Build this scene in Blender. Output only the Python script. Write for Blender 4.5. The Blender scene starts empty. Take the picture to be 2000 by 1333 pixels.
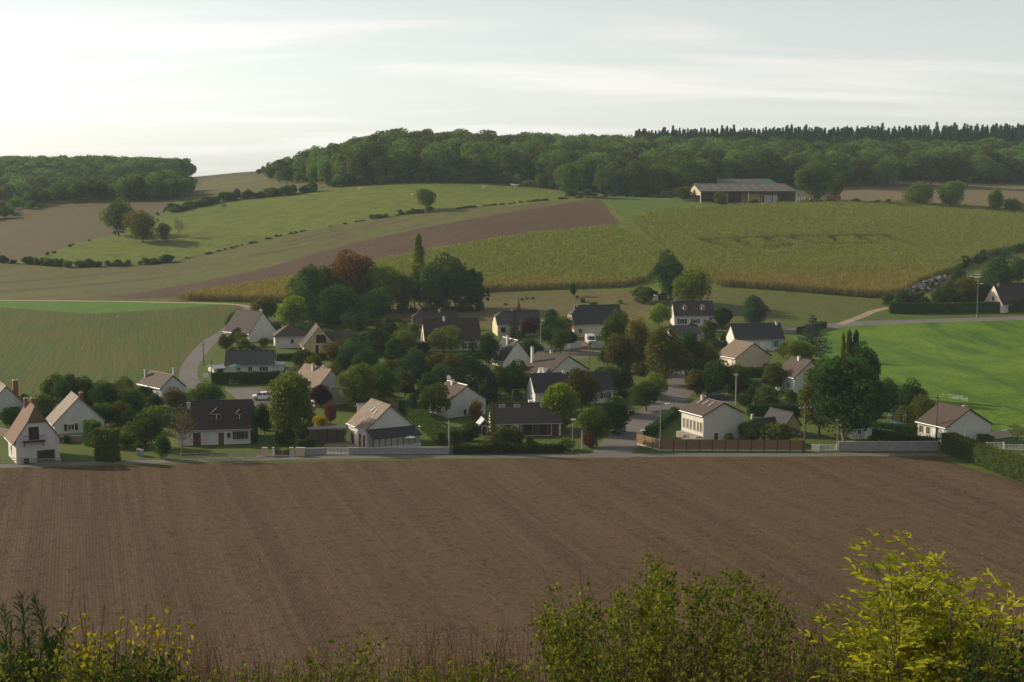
import bpy, bmesh, math, random
import numpy as np
from mathutils import Vector, Matrix
from mathutils.geometry import delaunay_2d_cdt

R = math.radians
random.seed(7)
rng = np.random.default_rng(7)
scene = bpy.context.scene
COL = scene.collection

# ------------------------------------------------------------------ camera
FPX, CX, CY, PITCH, CAMZ = 2778.0, 1000.0, 666.5, R(6.5), 45.0
cam_data = bpy.data.cameras.new('camera')
cam_data.sensor_width = 36.0
cam_data.lens = 36.0 * FPX / 2000.0
cam_data.clip_start = 0.1
cam_data.clip_end = 20000
cam = bpy.data.objects.new('camera', cam_data)
COL.objects.link(cam)
cam.location = (0, 0, CAMZ)
cam.rotation_euler = (R(90) - PITCH, 0, 0)
scene.camera = cam

# ------------------------------------------------------------------ sky, sun, exposure
SUN_AZ, SUN_EL = R(-65), R(25)      # azimuth from +Y, negative = to the left of the view
world = bpy.data.worlds.new('World')
scene.world = world
world.use_nodes = True
wt = world.node_tree
wt.nodes.clear()
def wn(t, **kw):
    n = wt.nodes.new(t)
    for k, v in kw.items(): setattr(n, k, v)
    return n
wout = wn('ShaderNodeOutputWorld'); wbg = wn('ShaderNodeBackground')
sky = wn('ShaderNodeTexSky', sky_type='NISHITA', sun_disc=False)
sky.sun_elevation = SUN_EL; sky.sun_rotation = SUN_AZ
sky.altitude = 100; sky.air_density = 1.0; sky.dust_density = 0.9; sky.ozone_density = 1.5
wtc = wn('ShaderNodeTexCoord')
sep = wn('ShaderNodeSeparateXYZ'); wt.links.new(wtc.outputs['Generated'], sep.inputs[0])
# project the view direction on a high cloud sheet: (x, y) / (z + small)
zc = wn('ShaderNodeMath', operation='MAXIMUM'); zc.inputs[1].default_value = 0.0
wt.links.new(sep.outputs['Z'], zc.inputs[0])
zz = wn('ShaderNodeMath', operation='ADD'); zz.inputs[1].default_value = 0.16
wt.links.new(zc.outputs[0], zz.inputs[0])
px_ = wn('ShaderNodeMath', operation='DIVIDE'); wt.links.new(sep.outputs['X'], px_.inputs[0]); wt.links.new(zz.outputs[0], px_.inputs[1])
py_ = wn('ShaderNodeMath', operation='DIVIDE'); wt.links.new(sep.outputs['Y'], py_.inputs[0]); wt.links.new(zz.outputs[0], py_.inputs[1])
comb = wn('ShaderNodeCombineXYZ'); wt.links.new(px_.outputs[0], comb.inputs[0]); wt.links.new(py_.outputs[0], comb.inputs[1])
mp = wn('ShaderNodeMapping'); mp.inputs['Rotation'].default_value = (0, 0, R(24)); mp.inputs['Scale'].default_value = (0.55, 2.0, 1); mp.inputs['Location'].default_value = (2.1, 0.35, 0)
wt.links.new(comb.outputs[0], mp.inputs[0])
cn1 = wn('ShaderNodeTexNoise'); cn1.inputs['Scale'].default_value = 1.15; cn1.inputs['Detail'].default_value = 8; cn1.inputs['Roughness'].default_value = 0.56; cn1.inputs['Distortion'].default_value = 0.5
wt.links.new(mp.outputs[0], cn1.inputs[0])
cr1 = wn('ShaderNodeMapRange', interpolation_type='SMOOTHSTEP'); cr1.inputs[1].default_value = 0.45; cr1.inputs[2].default_value = 0.68
wt.links.new(cn1.outputs[0], cr1.inputs[0])
cmul = wn('ShaderNodeMath', operation='MULTIPLY'); cmul.inputs[1].default_value = 0.9
wt.links.new(cr1.outputs[0], cmul.inputs[0])
# clouds take the light of the sky around them, whitened and brightened
bw = wn('ShaderNodeRGBToBW'); wt.links.new(sky.outputs[0], bw.inputs[0])
cadd = wn('ShaderNodeMath', operation='MULTIPLY_ADD'); cadd.inputs[1].default_value = 0.95; cadd.inputs[2].default_value = 2.1
wt.links.new(bw.outputs[0], cadd.inputs[0])
ccol = wn('ShaderNodeVectorMath', operation='SCALE'); ccol.inputs[0].default_value = (1.0, 0.97, 0.93)
wt.links.new(cadd.outputs[0], ccol.inputs['Scale'])
# a thin veil of cirrostratus everywhere greys the blue
veil = wn('ShaderNodeMix', data_type='RGBA'); veil.inputs[0].default_value = 0.75
wt.links.new(sky.outputs[0], veil.inputs[6])
vcol = wn('ShaderNodeVectorMath', operation='SCALE'); vcol.inputs[0].default_value = (0.985, 1.0, 0.955)
vadd = wn('ShaderNodeMath', operation='MULTIPLY_ADD'); vadd.inputs[1].default_value = 0.85; vadd.inputs[2].default_value = 1.7
wt.links.new(bw.outputs[0], vadd.inputs[0]); wt.links.new(vadd.outputs[0], vcol.inputs['Scale'])
wt.links.new(vcol.outputs[0], veil.inputs[7])
cmix = wn('ShaderNodeMix', data_type='RGBA')
wt.links.new(cmul.outputs[0], cmix.inputs[0]); wt.links.new(veil.outputs[2], cmix.inputs[6]); wt.links.new(ccol.outputs[0], cmix.inputs[7])
wt.links.new(cmix.outputs[2], wbg.inputs[0])
wbg.inputs[1].default_value = 0.112
wt.links.new(wbg.outputs[0], wout.inputs[0])

sun_data = bpy.data.lights.new('sun', 'SUN')
sun_data.energy = 5.0
sun_data.angle = R(0.8)
sun_data.color = (1.0, 0.84, 0.61)
sun = bpy.data.objects.new('sun', sun_data)
COL.objects.link(sun)
sdir = Vector((math.sin(SUN_AZ) * math.cos(SUN_EL), math.cos(SUN_AZ) * math.cos(SUN_EL), math.sin(SUN_EL)))
sun.rotation_euler = sdir.to_track_quat('Z', 'Y').to_euler()
sun.location = (-120, 60, 140)

scene.view_settings.view_transform = 'Standard'
scene.view_settings.look = 'None'
scene.view_settings.gamma = 1.0
scene.view_settings.exposure = 0.35
scene.render.engine = 'CYCLES'
scene.cycles.use_denoising = True
scene.cycles.denoiser = 'OPENIMAGEDENOISE'
scene.cycles.denoising_input_passes = 'RGB_ALBEDO_NORMAL'
scene.cycles.denoising_prefilter = 'ACCURATE'
scene.cycles.max_bounces = 6
scene.cycles.diffuse_bounces = 3
scene.cycles.transmission_bounces = 4
scene.cycles.transparent_max_bounces = 8
scene.cycles.volume_bounces = 1

# ------------------------------------------------------------------ pixel <-> ground
def ray(px, py):
    a = (px - CX) / FPX
    b = -(py - CY) / FPX
    d = np.array([a, math.cos(PITCH) + b * math.sin(PITCH), -math.sin(PITCH) + b * math.cos(PITCH)])
    return d
def at_y(px, py, Y):
    d = ray(px, py)
    return d * (Y / d[1]) + np.array([0, 0, CAMZ])

ctrl = []
for y in (122, 165, 225):
    for x in (-420, -220, -90, 0, 90, 220, 420):
        ctrl.append((x, y, 1.6))
for x in (-90, 0, 90): ctrl.append((x, 300, 2.9)); ctrl.append((x, 388, 4.4))
for q in [(0,770,283),(-500,770,283),(480,600,425),(0,590,440),(-400,590,440),(250,550,500),(0,515,560),(-400,530,560),(345,510,560),
          (700,433,620),(1170,388,650),(1200,450,560),(850,495,530),(430,573,460),(100,395,760),(0,430,720),(-300,470,700),
          (340,391,740),(620,371,730),(900,357,740),(1000,359,745),(1250,385,690),(1460,393,640),(1700,398,650),(2000,417,640),
          (2300,425,640),(2000,357,820),(1750,352,800),(2400,357,820),(1290,500,500),(1000,570,455),(1400,560,445),(1740,582,430),
          (2000,490,530),(2000,605,405),(2000,622,395),(2400,615,395),(1640,635,390),(2000,840,245),(2500,840,245),(440,341,1000),(520,338,980)]:
    ctrl.append(tuple(at_y(*q)))
for x, y, z in [(-350,1150,0),(-200,1200,0),(-520,1050,-14),(-300,900,-24),(-520,850,-36),(0,850,4),(0,960,12),(-122,850,0),(-94,870,7),(-63,890,12),
                (150,900,5),(300,950,7),(300,1080,15),(100,1080,14),(430,1070,14),(460,900,2),(-600,1250,0),(-700,600,-32),(700,600,-18),(700,350,-36),(-700,350,-38),
                (-1500,1600,-5),(0,1600,2),(1500,1600,5),(-1500,300,-35),(1500,300,-30),(-3000,4000,-40),(0,4000,-40),(3000,4000,-40),(0,2500,-20)]:
    ctrl.append((x, y, CAMZ + z))
ctrl = np.array(ctrl)
_S = 400.0
_C = ctrl[:, :2] / _S
def _phi(r2): return 0.5 * r2 * np.log(np.maximum(r2, 1e-12))
_n = len(_C)
_K = _phi(((_C[:, None] - _C[None]) ** 2).sum(-1)) + np.eye(_n) * 2e-4
_P = np.hstack([np.ones((_n, 1)), _C])
_A = np.block([[_K, _P], [_P.T, np.zeros((3, 3))]])
_w = np.linalg.solve(_A, np.concatenate([ctrl[:, 2], np.zeros(3)]))
_hy = np.array([-300, -60, -6, 0, 3, 9, 30, 60, 100, 117, 124])
_hz = np.array([8, 0.6, -1.3, -1.75, -2.5, -4.4, -12.8, -24.0, -38.6, -43.2, -43.4]) + CAMZ
def height(x, y):
    x = np.atleast_1d(np.asarray(x, float)); y = np.atleast_1d(np.asarray(y, float))
    out = np.empty(len(x))
    for s in range(0, len(x), 20000):
        q = np.stack([x[s:s+20000], y[s:s+20000]], 1) / _S
        r2 = ((q[:, None] - _C[None]) ** 2).sum(-1)
        out[s:s+20000] = _phi(r2) @ _w[:_n] + _w[_n] + q @ _w[_n+1:]
    t = np.clip((y - 112) / 16.0, 0, 1); t = t * t * (3 - 2 * t)
    hill = np.interp(y, _hy, _hz) + 0.004 * np.abs(x) * np.clip((60 - y) / 60, 0, 1) * 0
    return hill * (1 - t) + out * t
_ts = np.concatenate([np.arange(60, 420, 1.5), np.arange(420, 1300, 3.0)])
def ground(px, py, quiet=False):
    """first point where the pixel's ray meets the terrain"""
    d = ray(px, py); d = d / d[1]
    P = d[None] * _ts[:, None] + np.array([0, 0, CAMZ])
    g = P[:, 2] - height(P[:, 0], P[:, 1])
    k = np.where(g < 0)[0]
    if len(k) == 0:
        if not quiet: print('NO HIT', px, py)
        k = [int(np.argmin(g))]
    k = max(1, k[0])
    a, b = _ts[k-1], _ts[k]
    for _ in range(12):
        m = 0.5 * (a + b); p = d * m + np.array([0, 0, CAMZ])
        if p[2] < height(p[0], p[1])[0]: b = m
        else: a = m
    p = d * b + np.array([0, 0, CAMZ])
    p[2] = height(p[0], p[1])[0]
    return p
def project(p):
    x, y, z = p[0], p[1], p[2] - CAMZ
    dep = y * math.cos(PITCH) - z * math.sin(PITCH)
    up = y * math.sin(PITCH) + z * math.cos(PITCH)
    return CX + FPX * x / dep, CY - FPX * up / dep
def hz(x, y): return float(height(x, y)[0])

# ------------------------------------------------------------------ materials
MATS = {}
def new_mat(name):
    m = bpy.data.materials.new(name); m.use_nodes = True
    MATS[name] = m
    nt = m.node_tree
    return m, nt, nt.nodes['Principled BSDF'], nt.nodes['Material Output']
def N(nt, t, ins=None, **kw):
    n = nt.nodes.new(t)
    for k, v in kw.items(): setattr(n, k, v)
    if ins:
        for k, v in ins.items():
            if hasattr(v, 'is_output'): nt.links.new(v, n.inputs[k])
            else: n.inputs[k].default_value = v
    return n
def c4(c): return (c[0], c[1], c[2], 1)
def mixc(nt, fac, a, b, blend='MIX'):
    n = N(nt, 'ShaderNodeMix', data_type='RGBA', blend_type=blend)
    for k, v in ((0, fac), (6, a), (7, b)):
        if hasattr(v, 'is_output'): nt.links.new(v, n.inputs[k])
        else: n.inputs[k].default_value = v if k == 0 else c4(v)
    return n.outputs[2]
def mrange(nt, v, a, b, lo=0, hi=1):
    return N(nt, 'ShaderNodeMapRange', {0: v, 1: a, 2: b, 3: lo, 4: hi}).outputs[0]
def position(nt, scale=(1, 1, 1), rot=0.0):
    g = N(nt, 'ShaderNodeNewGeometry')
    m0 = N(nt, 'ShaderNodeMapping', {0: g.outputs['Position'], 'Rotation': (0, 0, rot)})
    m = N(nt, 'ShaderNodeMapping', {0: m0.outputs[0], 'Scale': scale})
    return m.outputs[0]
def noise(nt, vec, scale, detail=4, rough=0.55, dist=0.0):
    return N(nt, 'ShaderNodeTexNoise', {0: vec, 'Scale': scale, 'Detail': detail, 'Roughness': rough, 'Distortion': dist}).outputs[0]
def bump(nt, h, strength, dist, bsdf):
    b = N(nt, 'ShaderNodeBump', {'Height': h, 'Strength': strength, 'Distance': dist})
    nt.links.new(b.outputs[0], bsdf.inputs['Normal'])

def ground_mat(name, c1, c2, c3, big=0.02, mid=0.25, fine=2.5, stripes=None, rough=0.95, bumpd=0.12, sub=0.0):
    """soil or grass: three base colours mixed by large, middle and fine noise; optional tillage stripes"""
    m, nt, b, o = new_mat(name)
    pos = position(nt)
    n1 = noise(nt, pos, big, 5, 0.6); n2 = noise(nt, pos, mid, 5, 0.6); n3 = noise(nt, pos, fine, 4, 0.65)
    col = mixc(nt, mrange(nt, n1, 0.38, 0.62), c1, c2)
    col = mixc(nt, mrange(nt, n2, 0.42, 0.68, 0, 0.85), col, c3)
    h = n3
    if stripes:
        ang, spc, cs, amt, thr = stripes[:5]; st = stripes[5] if len(stripes) > 5 else 0.012
        ps = position(nt, (1, st, 1), ang)
        w = noise(nt, ps, 1.0 / spc, 3, 0.7)
        col = mixc(nt, mrange(nt, w, thr, thr + 0.14, 0, amt), col, cs)
        w2 = noise(nt, position(nt, (1, st * 2, 1), ang), 2.2 / spc, 2, 0.6)
        h = N(nt, 'ShaderNodeMath', {0: n3, 1: w2}, operation='ADD').outputs[0]
    v = mrange(nt, n3, 0.3, 0.7, 0.72, 1.28)
    hsv = N(nt, 'ShaderNodeHueSaturation', {'Color': col, 'Value': v})
    nt.links.new(hsv.outputs[0], b.inputs['Base Color'])
    b.inputs['Roughness'].default_value = rough
    b.inputs['Specular IOR Level'].default_value = 0.15
    bump(nt, h, 0.8, bumpd, b)
    return m

PLOUGH_ANG = R(-17)
def dir_ang(a, b):
    p, q = ground(*a), ground(*b); return math.atan2(q[0] - p[0], q[1] - p[1])
SLOPE_ANG = dir_ang((400, 560), (1150, 410))
STREAK_ANG = dir_ang((1990, 800), (1700, 690))
ground_mat('hillside_grass', (0.06, 0.07, 0.02), (0.09, 0.085, 0.03), (0.11, 0.08, 0.04), 0.3, 1.5, 9)
ground_mat('village_grass', (0.045, 0.077, 0.010), (0.062, 0.091, 0.012), (0.075, 0.088, 0.016), 0.05, 0.35, 4)
ground_mat('verge_grass', (0.052, 0.094, 0.012), (0.070, 0.102, 0.017), (0.094, 0.094, 0.027), 0.08, 0.5, 4)
ground_mat('pasture_grass', (0.080, 0.109, 0.009), (0.099, 0.121, 0.011), (0.050, 0.075, 0.007), 0.010, 0.16, 0.8, bumpd=0.5)
ground_mat('green_crop', (0.068, 0.134, 0.006), (0.093, 0.152, 0.007), (0.047, 0.102, 0.006), 0.022, 0.09, 1.0,
           stripes=(STREAK_ANG, 9.0, (0.032, 0.082, 0.007), 0.85, 0.49, 0.16), bumpd=0.3)
ground_mat('bright_crop', (0.055, 0.125, 0.010), (0.062, 0.132, 0.011), (0.044, 0.103, 0.010), 0.02, 0.2, 2)
ground_mat('seedling_crop', (0.061, 0.062, 0.007), (0.039, 0.067, 0.004), (0.030, 0.063, 0.003), 0.022, 0.07, 1.2,
           stripes=(R(-14), 1.9, (0.073, 0.067, 0.011), 0.65, 0.48, 0.02), bumpd=0.25)
ground_mat('stubble', (0.084, 0.091, 0.020), (0.075, 0.084, 0.018), (0.075, 0.064, 0.023), 0.012, 0.06, 0.8,
           stripes=(SLOPE_ANG, 5.0, (0.056, 0.039, 0.017), 0.75, 0.49, 0.01), bumpd=0.25)
ground_mat('harrowed_soil', (0.059, 0.035, 0.018), (0.068, 0.041, 0.022), (0.049, 0.030, 0.016), 0.012, 0.08, 0.8,
           stripes=(SLOPE_ANG, 7.0, (0.077, 0.068, 0.025), 0.45, 0.56, 0.01), bumpd=0.25)
ground_mat('dry_field', (0.084, 0.062, 0.031), (0.072, 0.056, 0.028), (0.066, 0.058, 0.023), 0.015, 0.15, 1.0, bumpd=0.3)
ground_mat('tan_field', (0.135, 0.104, 0.055), (0.114, 0.094, 0.047), (0.099, 0.088, 0.042), 0.015, 0.12, 1.0, bumpd=0.3)
ground_mat('scrub_grass', (0.125, 0.095, 0.040), (0.089, 0.082, 0.028), (0.063, 0.066, 0.020), 0.035, 0.22, 1.5, bumpd=0.5)
ground_mat('rough_meadow', (0.075, 0.081, 0.022), (0.091, 0.088, 0.026), (0.054, 0.078, 0.012), 0.02, 0.22, 1.5, bumpd=0.4)
ground_mat('barn_meadow', (0.059, 0.097, 0.010), (0.071, 0.106, 0.012), (0.047, 0.076, 0.009), 0.02, 0.2, 1.0, bumpd=0.3)
ground_mat('forest_floor', (0.05, 0.055, 0.02), (0.06, 0.06, 0.025), (0.07, 0.05, 0.03), 0.02, 0.2, 1.5)
ground_mat('corn_soil', (0.11, 0.085, 0.05), (0.12, 0.10, 0.05), (0.10, 0.10, 0.045), 0.02, 0.2, 1.5)
ground_mat('asphalt', (0.115, 0.105, 0.105), (0.135, 0.125, 0.122), (0.10, 0.095, 0.095), 0.08, 0.5, 6, bumpd=0.02)
ground_mat('gravel', (0.24, 0.19, 0.14), (0.28, 0.23, 0.17), (0.20, 0.16, 0.12), 0.1, 0.6, 6, bumpd=0.03)
ground_mat('garden_soil', (0.12, 0.085, 0.06), (0.14, 0.11, 0.07), (0.09, 0.085, 0.04), 0.1, 0.6, 4)

# the ploughed field in front: furrows, clod relief, paler dry patches
def plough_mat():
    m, nt, b, o = new_mat('ploughed_soil')
    p = position(nt)
    ps = position(nt, (1, 0.02, 1), PLOUGH_ANG)
    n1 = noise(nt, p, 0.022, 5, 0.6); n2 = noise(nt, p, 0.8, 5, 0.75); n3 = noise(nt, p, 2.6, 6, 0.85)
    s1 = noise(nt, ps, 0.16, 4, 0.65); s2 = noise(nt, ps, 0.75, 3, 0.7)
    col = mixc(nt, mrange(nt, n1, 0.36, 0.64), (0.080, 0.049, 0.026), (0.088, 0.059, 0.034))
    col = mixc(nt, mrange(nt, s1, 0.42, 0.62, 0, 0.65), col, (0.048, 0.030, 0.017))
    col = mixc(nt, mrange(nt, s2, 0.48, 0.64, 0, 0.60), col, (0.104, 0.071, 0.042))
    col = mixc(nt, mrange(nt, n2, 0.50, 0.66, 0, 0.80), col, (0.034, 0.021, 0.013))
    col = mixc(nt, mrange(nt, n3, 0.53, 0.66, 0, 0.85), col, (0.185, 0.132, 0.081))
    nt.links.new(col, b.inputs['Base Color'])
    b.inputs['Roughness'].default_value = 1.0; b.inputs['Specular IOR Level'].default_value = 0.1
    wv = N(nt, 'ShaderNodeTexWave', {0: position(nt, (1, 0.03, 1), PLOUGH_ANG), 'Scale': 0.314 / 0.38, 'Distortion': 1.6, 'Detail': 3.0, 'Detail Scale': 2.0}, wave_type='BANDS', bands_direction='X')
    h = N(nt, 'ShaderNodeMath', {0: wv.outputs[1], 1: 0.13}, operation='MULTIPLY').outputs[0]
    h = N(nt, 'ShaderNodeMath', {0: h, 1: n3}, operation='ADD').outputs[0]
    h = N(nt, 'ShaderNodeMath', {0: h, 1: n2}, operation='ADD').outputs[0]
    bump(nt, h, 0.9, 0.16, b)
plough_mat()

def tag(o, label=None, cat=None, group=None, kind=None):
    if label: o['label'] = label
    if cat: o['category'] = cat
    if group: o['group'] = group
    if kind: o['kind'] = kind
    return o
def link(name, me, parent=None, mat=None, loc=None, rz=None, scale=None):
    o = bpy.data.objects.new(name, me); COL.objects.link(o)
    if mat is not None and me is not None and not me.materials: me.materials.append(MATS[mat])
    if parent is not None: o.parent = parent
    if loc is not None: o.location = loc
    if rz is not None: o.rotation_euler = (0, 0, rz)
    if scale is not None: o.scale = scale
    return o
def np_mesh(name, V, F, mats=(), mat_idx=None, smooth=False):
    me = bpy.data.meshes.new(name)
    V = np.asarray(V, np.float32); F = np.asarray(F, np.int32)
    k = F.shape[1]
    me.vertices.add(len(V)); me.vertices.foreach_set('co', V.ravel())
    me.loops.add(F.size); me.loops.foreach_set('vertex_index', F.ravel())
    me.polygons.add(len(F)); me.polygons.foreach_set('loop_start', np.arange(0, F.size, k, dtype=np.int32))
    try: me.polygons.foreach_set('loop_total', np.full(len(F), k, np.int32))
    except Exception: pass
    for mm in mats: me.materials.append(MATS[mm])
    if mat_idx is not None: me.polygons.foreach_set('material_index', np.asarray(mat_idx, np.int32))
    if smooth: me.polygons.foreach_set('use_smooth', np.ones(len(F), bool))
    me.update(calc_edges=True); me.validate()
    return me
# ------------------------------------------------------------------ the land, split into fields, roads and verges
def G2(pts):
    out = []
    for q in pts:
        if q[0] == 'w': out.append((q[1], q[2]))
        else:
            p = ground(*q); out.append((p[0], p[1]))
    return out
def densify(poly, step=9.0, closed=True):
    out = []
    n = len(poly)
    for i in range(n if closed else n - 1):
        a = np.array(poly[i]); b = np.array(poly[(i + 1) % n])
        k = max(1, int(np.linalg.norm(b - a) / step))
        for j in range(k): out.append(tuple(a + (b - a) * j / k))
    if not closed: out.append(tuple(poly[-1]))
    return out
def smooth_line(pts, it=2):
    for _ in range(it):
        out = [pts[0]]
        for a, b in zip(pts[:-1], pts[1:]):
            out.append((0.75*a[0]+0.25*b[0], 0.75*a[1]+0.25*b[1])); out.append((0.25*a[0]+0.75*b[0], 0.25*a[1]+0.75*b[1]))
        out.append(pts[-1]); pts = out
    return pts
def ribbon(line, width):
    L = np.array(line); d = np.gradient(L, axis=0); d /= np.linalg.norm(d, axis=1)[:, None]
    nrm = np.stack([-d[:, 1], d[:, 0]], 1) * width / 2
    return [tuple(p) for p in (L + nrm)] + [tuple(p) for p in (L - nrm)[::-1]]

REG = []     # (name, material, polygon in world xy), later ones lie on top of earlier ones
def region(name, mat, pts):
    st = 1.6 if name == 'ploughed_field' else 9.0
    poly = densify(G2(pts), st)
    if st < 9: poly = [(x, y + random.gauss(0, .22) + .35 * math.sin(x * .31) * math.sin(x * .07)) for x, y in poly]
    REG.append((name, mat, poly))
def road(name, mat, pts, width): REG.append((name, mat, ribbon(smooth_line(G2(pts)), width)))

region('pasture', 'pasture_grass', [(-300,585),(-300,470),(0,432),(100,395),(340,391),(450,390),(620,371),(660,364),(900,355),(1000,357),(1100,372),(1250,384),(1400,392),(1650,396),(2000,416),(2500,420),(2500,600),(1500,600),(900,585),(480,595)])
region('ploughed_field', 'ploughed_soil', [(-400,925),(0,915.5),(400,906),(880,898),(1200,894),(1830,892),(1860,905),(2000,944),(2400,1040),('w',160,119),('w',-160,119)])
region('seedling_field', 'seedling_crop', [(-400,592),(0,600),(100,608),(190,613),(300,606),(420,596),(478,597),(482,606),(450,635),(398,668),(364,700),(350,735),(352,768),(230,775),(0,785),(-400,795)])
region('green_strip_field', 'bright_crop', [(-400,588),(0,587.5),(200,590),(440,594),(476,597),(420,596),(300,606),(190,613),(100,608),(0,600),(-400,592)])
region('stubble_field', 'stubble', [(-400,525),(0,512),(150,522),(340,510),(420,490),(550,460),(700,433),(850,412),(1000,398),(1100,391),(1172,388),(1215,440),(1190,450),(1050,462),(850,495),(760,512),(600,545),(430,572),(345,585),(200,587.5),(0,586),(-400,587)])
region('harrowed_field', 'harrowed_soil', [(200,583),(400,549),(500,528),(600,501),(700,472),(850,441),(1000,415),(1100,398),(1150,391),(1171,391),(1208,440),(1185,449),(1050,461),(850,494),(760,511),(600,544),(430,571),(345,583)])
region('maize_ground', 'corn_soil', [(345,588),(430,573),(600,547),(760,513),(850,496),(1050,463),(1190,451),(1222,456),(1288,500),(1288,520),(1262,552),(1220,562),(1000,569),(950,571),(900,574),(560,592),(490,591)])
region('maize_ground', 'corn_soil', [(1232,432),(1300,418),(1450,409),(1600,403),(1800,405),(2000,417),(2500,425),(2500,470),(2000,487),(1930,500),(1870,530),(1800,555),(1760,580),(1700,583),(1550,570),(1400,560),(1350,540),(1308,495)])
region('dry_field', 'dry_field', [(-400,525),(-300,470),(0,432),(60,410),(110,398),(200,393),(340,392),(345,402),(300,425),(235,455),(150,475),(60,505),(0,512)])
region('far_field', 'stubble', [(345,388),(400,352),(440,344),(520,342),(600,349),(636,362),(618,370),(450,388)])
region('far_green_field', 'pasture_grass', [(525,341),(600,343),(655,362),(640,366),(630,360),(600,348)])
region('barn_meadow', 'barn_meadow', [(1178,389),(1250,384),(1350,386),(1370,396),(1600,399),(1450,407),(1300,416),(1228,430),(1210,420)])
region('tan_field', 'tan_field', [(1640,356),(1750,353),(1900,359),(2500,359),(2500,420),(2000,415),(1800,403),(1640,396)])
region('scrub_meadow', 'scrub_grass', [(640,620),(760,585),(960,572),(1220,566),(1300,580),(1400,566),(1420,600),(1380,640),(1200,625),(960,642),(800,630),(700,640)])
region('rough_meadow', 'rough_meadow', [(1395,566),(1550,574),(1720,588),(1745,595),(1690,611),(1635,630),(1530,643),(1400,650),(1370,610)])
region('right_green_field', 'green_crop', [(1545,652),(1640,637),(1720,632),(2000,625),(2500,620),(2500,890),(2000,842),(1930,838),(1860,805),(1770,782),(1700,765),(1640,720),(1580,700)])
region('gravel_yard', 'gravel', [(632,868),(650,860),(716,868),(722,886),(640,888)])
region('parking_apron', 'asphalt', [(438,760),(500,757),(548,768),(565,800),(505,803),(470,785)])
region('garden_plot', 'garden_soil', [(1090,700),(1105,678),(1060,668),(1075,655),(1140,655),(1150,680),(1185,690),(1150,700)])
road('lane', 'asphalt', [(-300,919),(0,910.5),(300,902),(560,894.5),(720,892),(880,892),(1150,890),(1500,888.5),(1830,887.5),(1900,889),(1960,890),(2100,893),(2300,900)], 2.6)
road('lane_apron', 'asphalt', [(500,892),(600,888.5),(720,888),(880,889)], 3.0)
road('street', 'asphalt', [(1188,893),(1208,870),(1240,838),(1285,800),(1325,765),(1338,745),(1330,715),(1300,690),(1240,680)], 6.4)
road('side_street', 'asphalt', [(1290,800),(1345,790),(1420,783),(1500,779)], 4.0)
road('left_street', 'asphalt', [(430,765),(380,756),(366,738),(370,715),(388,690),(405,670),(430,655),(462,632),(484,611),(489,601)], 3.8)
road('field_track', 'gravel', [(489,601),(470,596),(440,593.5),(340,591),(200,588.5),(100,587.6),(0,586.8),(-300,587)], 2.2)
road('right_road', 'asphalt', [(1400,668),(1480,655),(1530,647),(1640,634),(1720,629.5),(1850,626),(2000,621.5),(2400,613)], 5.0)
road('meadow_track', 'gravel', [(1640,634),(1680,620),(1705,608),(1740,600),(1752,590)], 2.4)
road('back_street', 'asphalt', [(1060,700),(1110,694),(1150,690),(1200,688),(1300,690)], 5.0)

def lin(a, b, s): return np.arange(a, b, s)
gy = np.concatenate([lin(-120,-8,14), lin(-8,30,1.2), lin(30,118,5), lin(118,230,6), lin(230,470,6), lin(470,800,9), lin(800,1300,22), [1300,1500,1800,2200,2700,3300,4000]])
pts = []
for y in gy:
    half = max(70, y * 0.52 + 60)
    step = 1.4 if -8 <= y < 12 else 3 if y < 30 else 6 if y < 470 else 9 if y < 800 else 22 if y < 1300 else 180
    xs = np.arange(-half, half + step, step)
    if y < 30: xs = np.concatenate([np.arange(-14, 14, step if y >= -8 else 4), [-300,-200,-120,-70,-40,-24,24,40,70,120,200,300]])
    if y < 1300: xs = np.concatenate([xs, [-3200,-2200,-1500,-1050,-800, 800,1050,1500,2200,3200]])
    else: xs = np.arange(-3200, 3300, 200)
    xs = xs + (rng.random(len(xs)) - 0.5) * step * 0.3
    for x in xs: pts.append((x, y + (random.random() - 0.5) * step * 0.2))
nb = len(pts)
edges = []
for nm, mt, poly in REG:
    s = len(pts); pts += poly
    edges += [(s + i, s + (i + 1) % len(poly)) for i in range(len(poly))]
vs, es, fs, ov, oe, of = delaunay_2d_cdt([Vector(p) for p in pts], edges, [], 0, 1e-4, False)
VX = np.array([(v[0], v[1]) for v in vs])
VZ = height(VX[:, 0], VX[:, 1])
FT = np.array(fs)
cen = VX[FT].mean(1)
def inside(poly, P):
    poly = np.array(poly); x, y = P[:, 0], P[:, 1]
    c = np.zeros(len(P), bool); j = len(poly) - 1
    for i in range(len(poly)):
        xi, yi = poly[i]; xj, yj = poly[j]
        if yi != yj:
            c ^= ((yi > y) != (yj > y)) & (x < (xj - xi) * (y - yi) / (yj - yi) + xi)
        j = i
    return c
base_names = [('hillside', 'hillside_grass'), ('village_ground', 'village_grass'), ('forest_ground', 'forest_floor')]
lab = np.where(cen[:, 1] < 121, 0, np.where(cen[:, 1] < 560, 1, 2))
allreg = list(base_names)
for nm, mt, poly in REG:
    lab[inside(poly, cen)] = len(allreg); allreg.append((nm, mt))
FIELD_POLY = {}
for nm, mt, poly in REG: FIELD_POLY.setdefault(nm, []).append(poly)
for i, (nm, mt) in enumerate(allreg):
    f = FT[lab == i]
    if not len(f): continue
    u, inv = np.unique(f, return_inverse=True)
    V3 = np.column_stack([VX[u], VZ[u]])
    F3 = inv.reshape(-1, 3)
    # faces look up
    a, b, c = V3[F3[:, 0]], V3[F3[:, 1]], V3[F3[:, 2]]
    flip = np.cross(b - a, c - a)[:, 2] < 0
    F3[flip] = F3[flip][:, ::-1]
    me = np_mesh(nm, V3, F3, (mt,), smooth=True)
    tag(link(nm, me), kind='structure')

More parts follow.
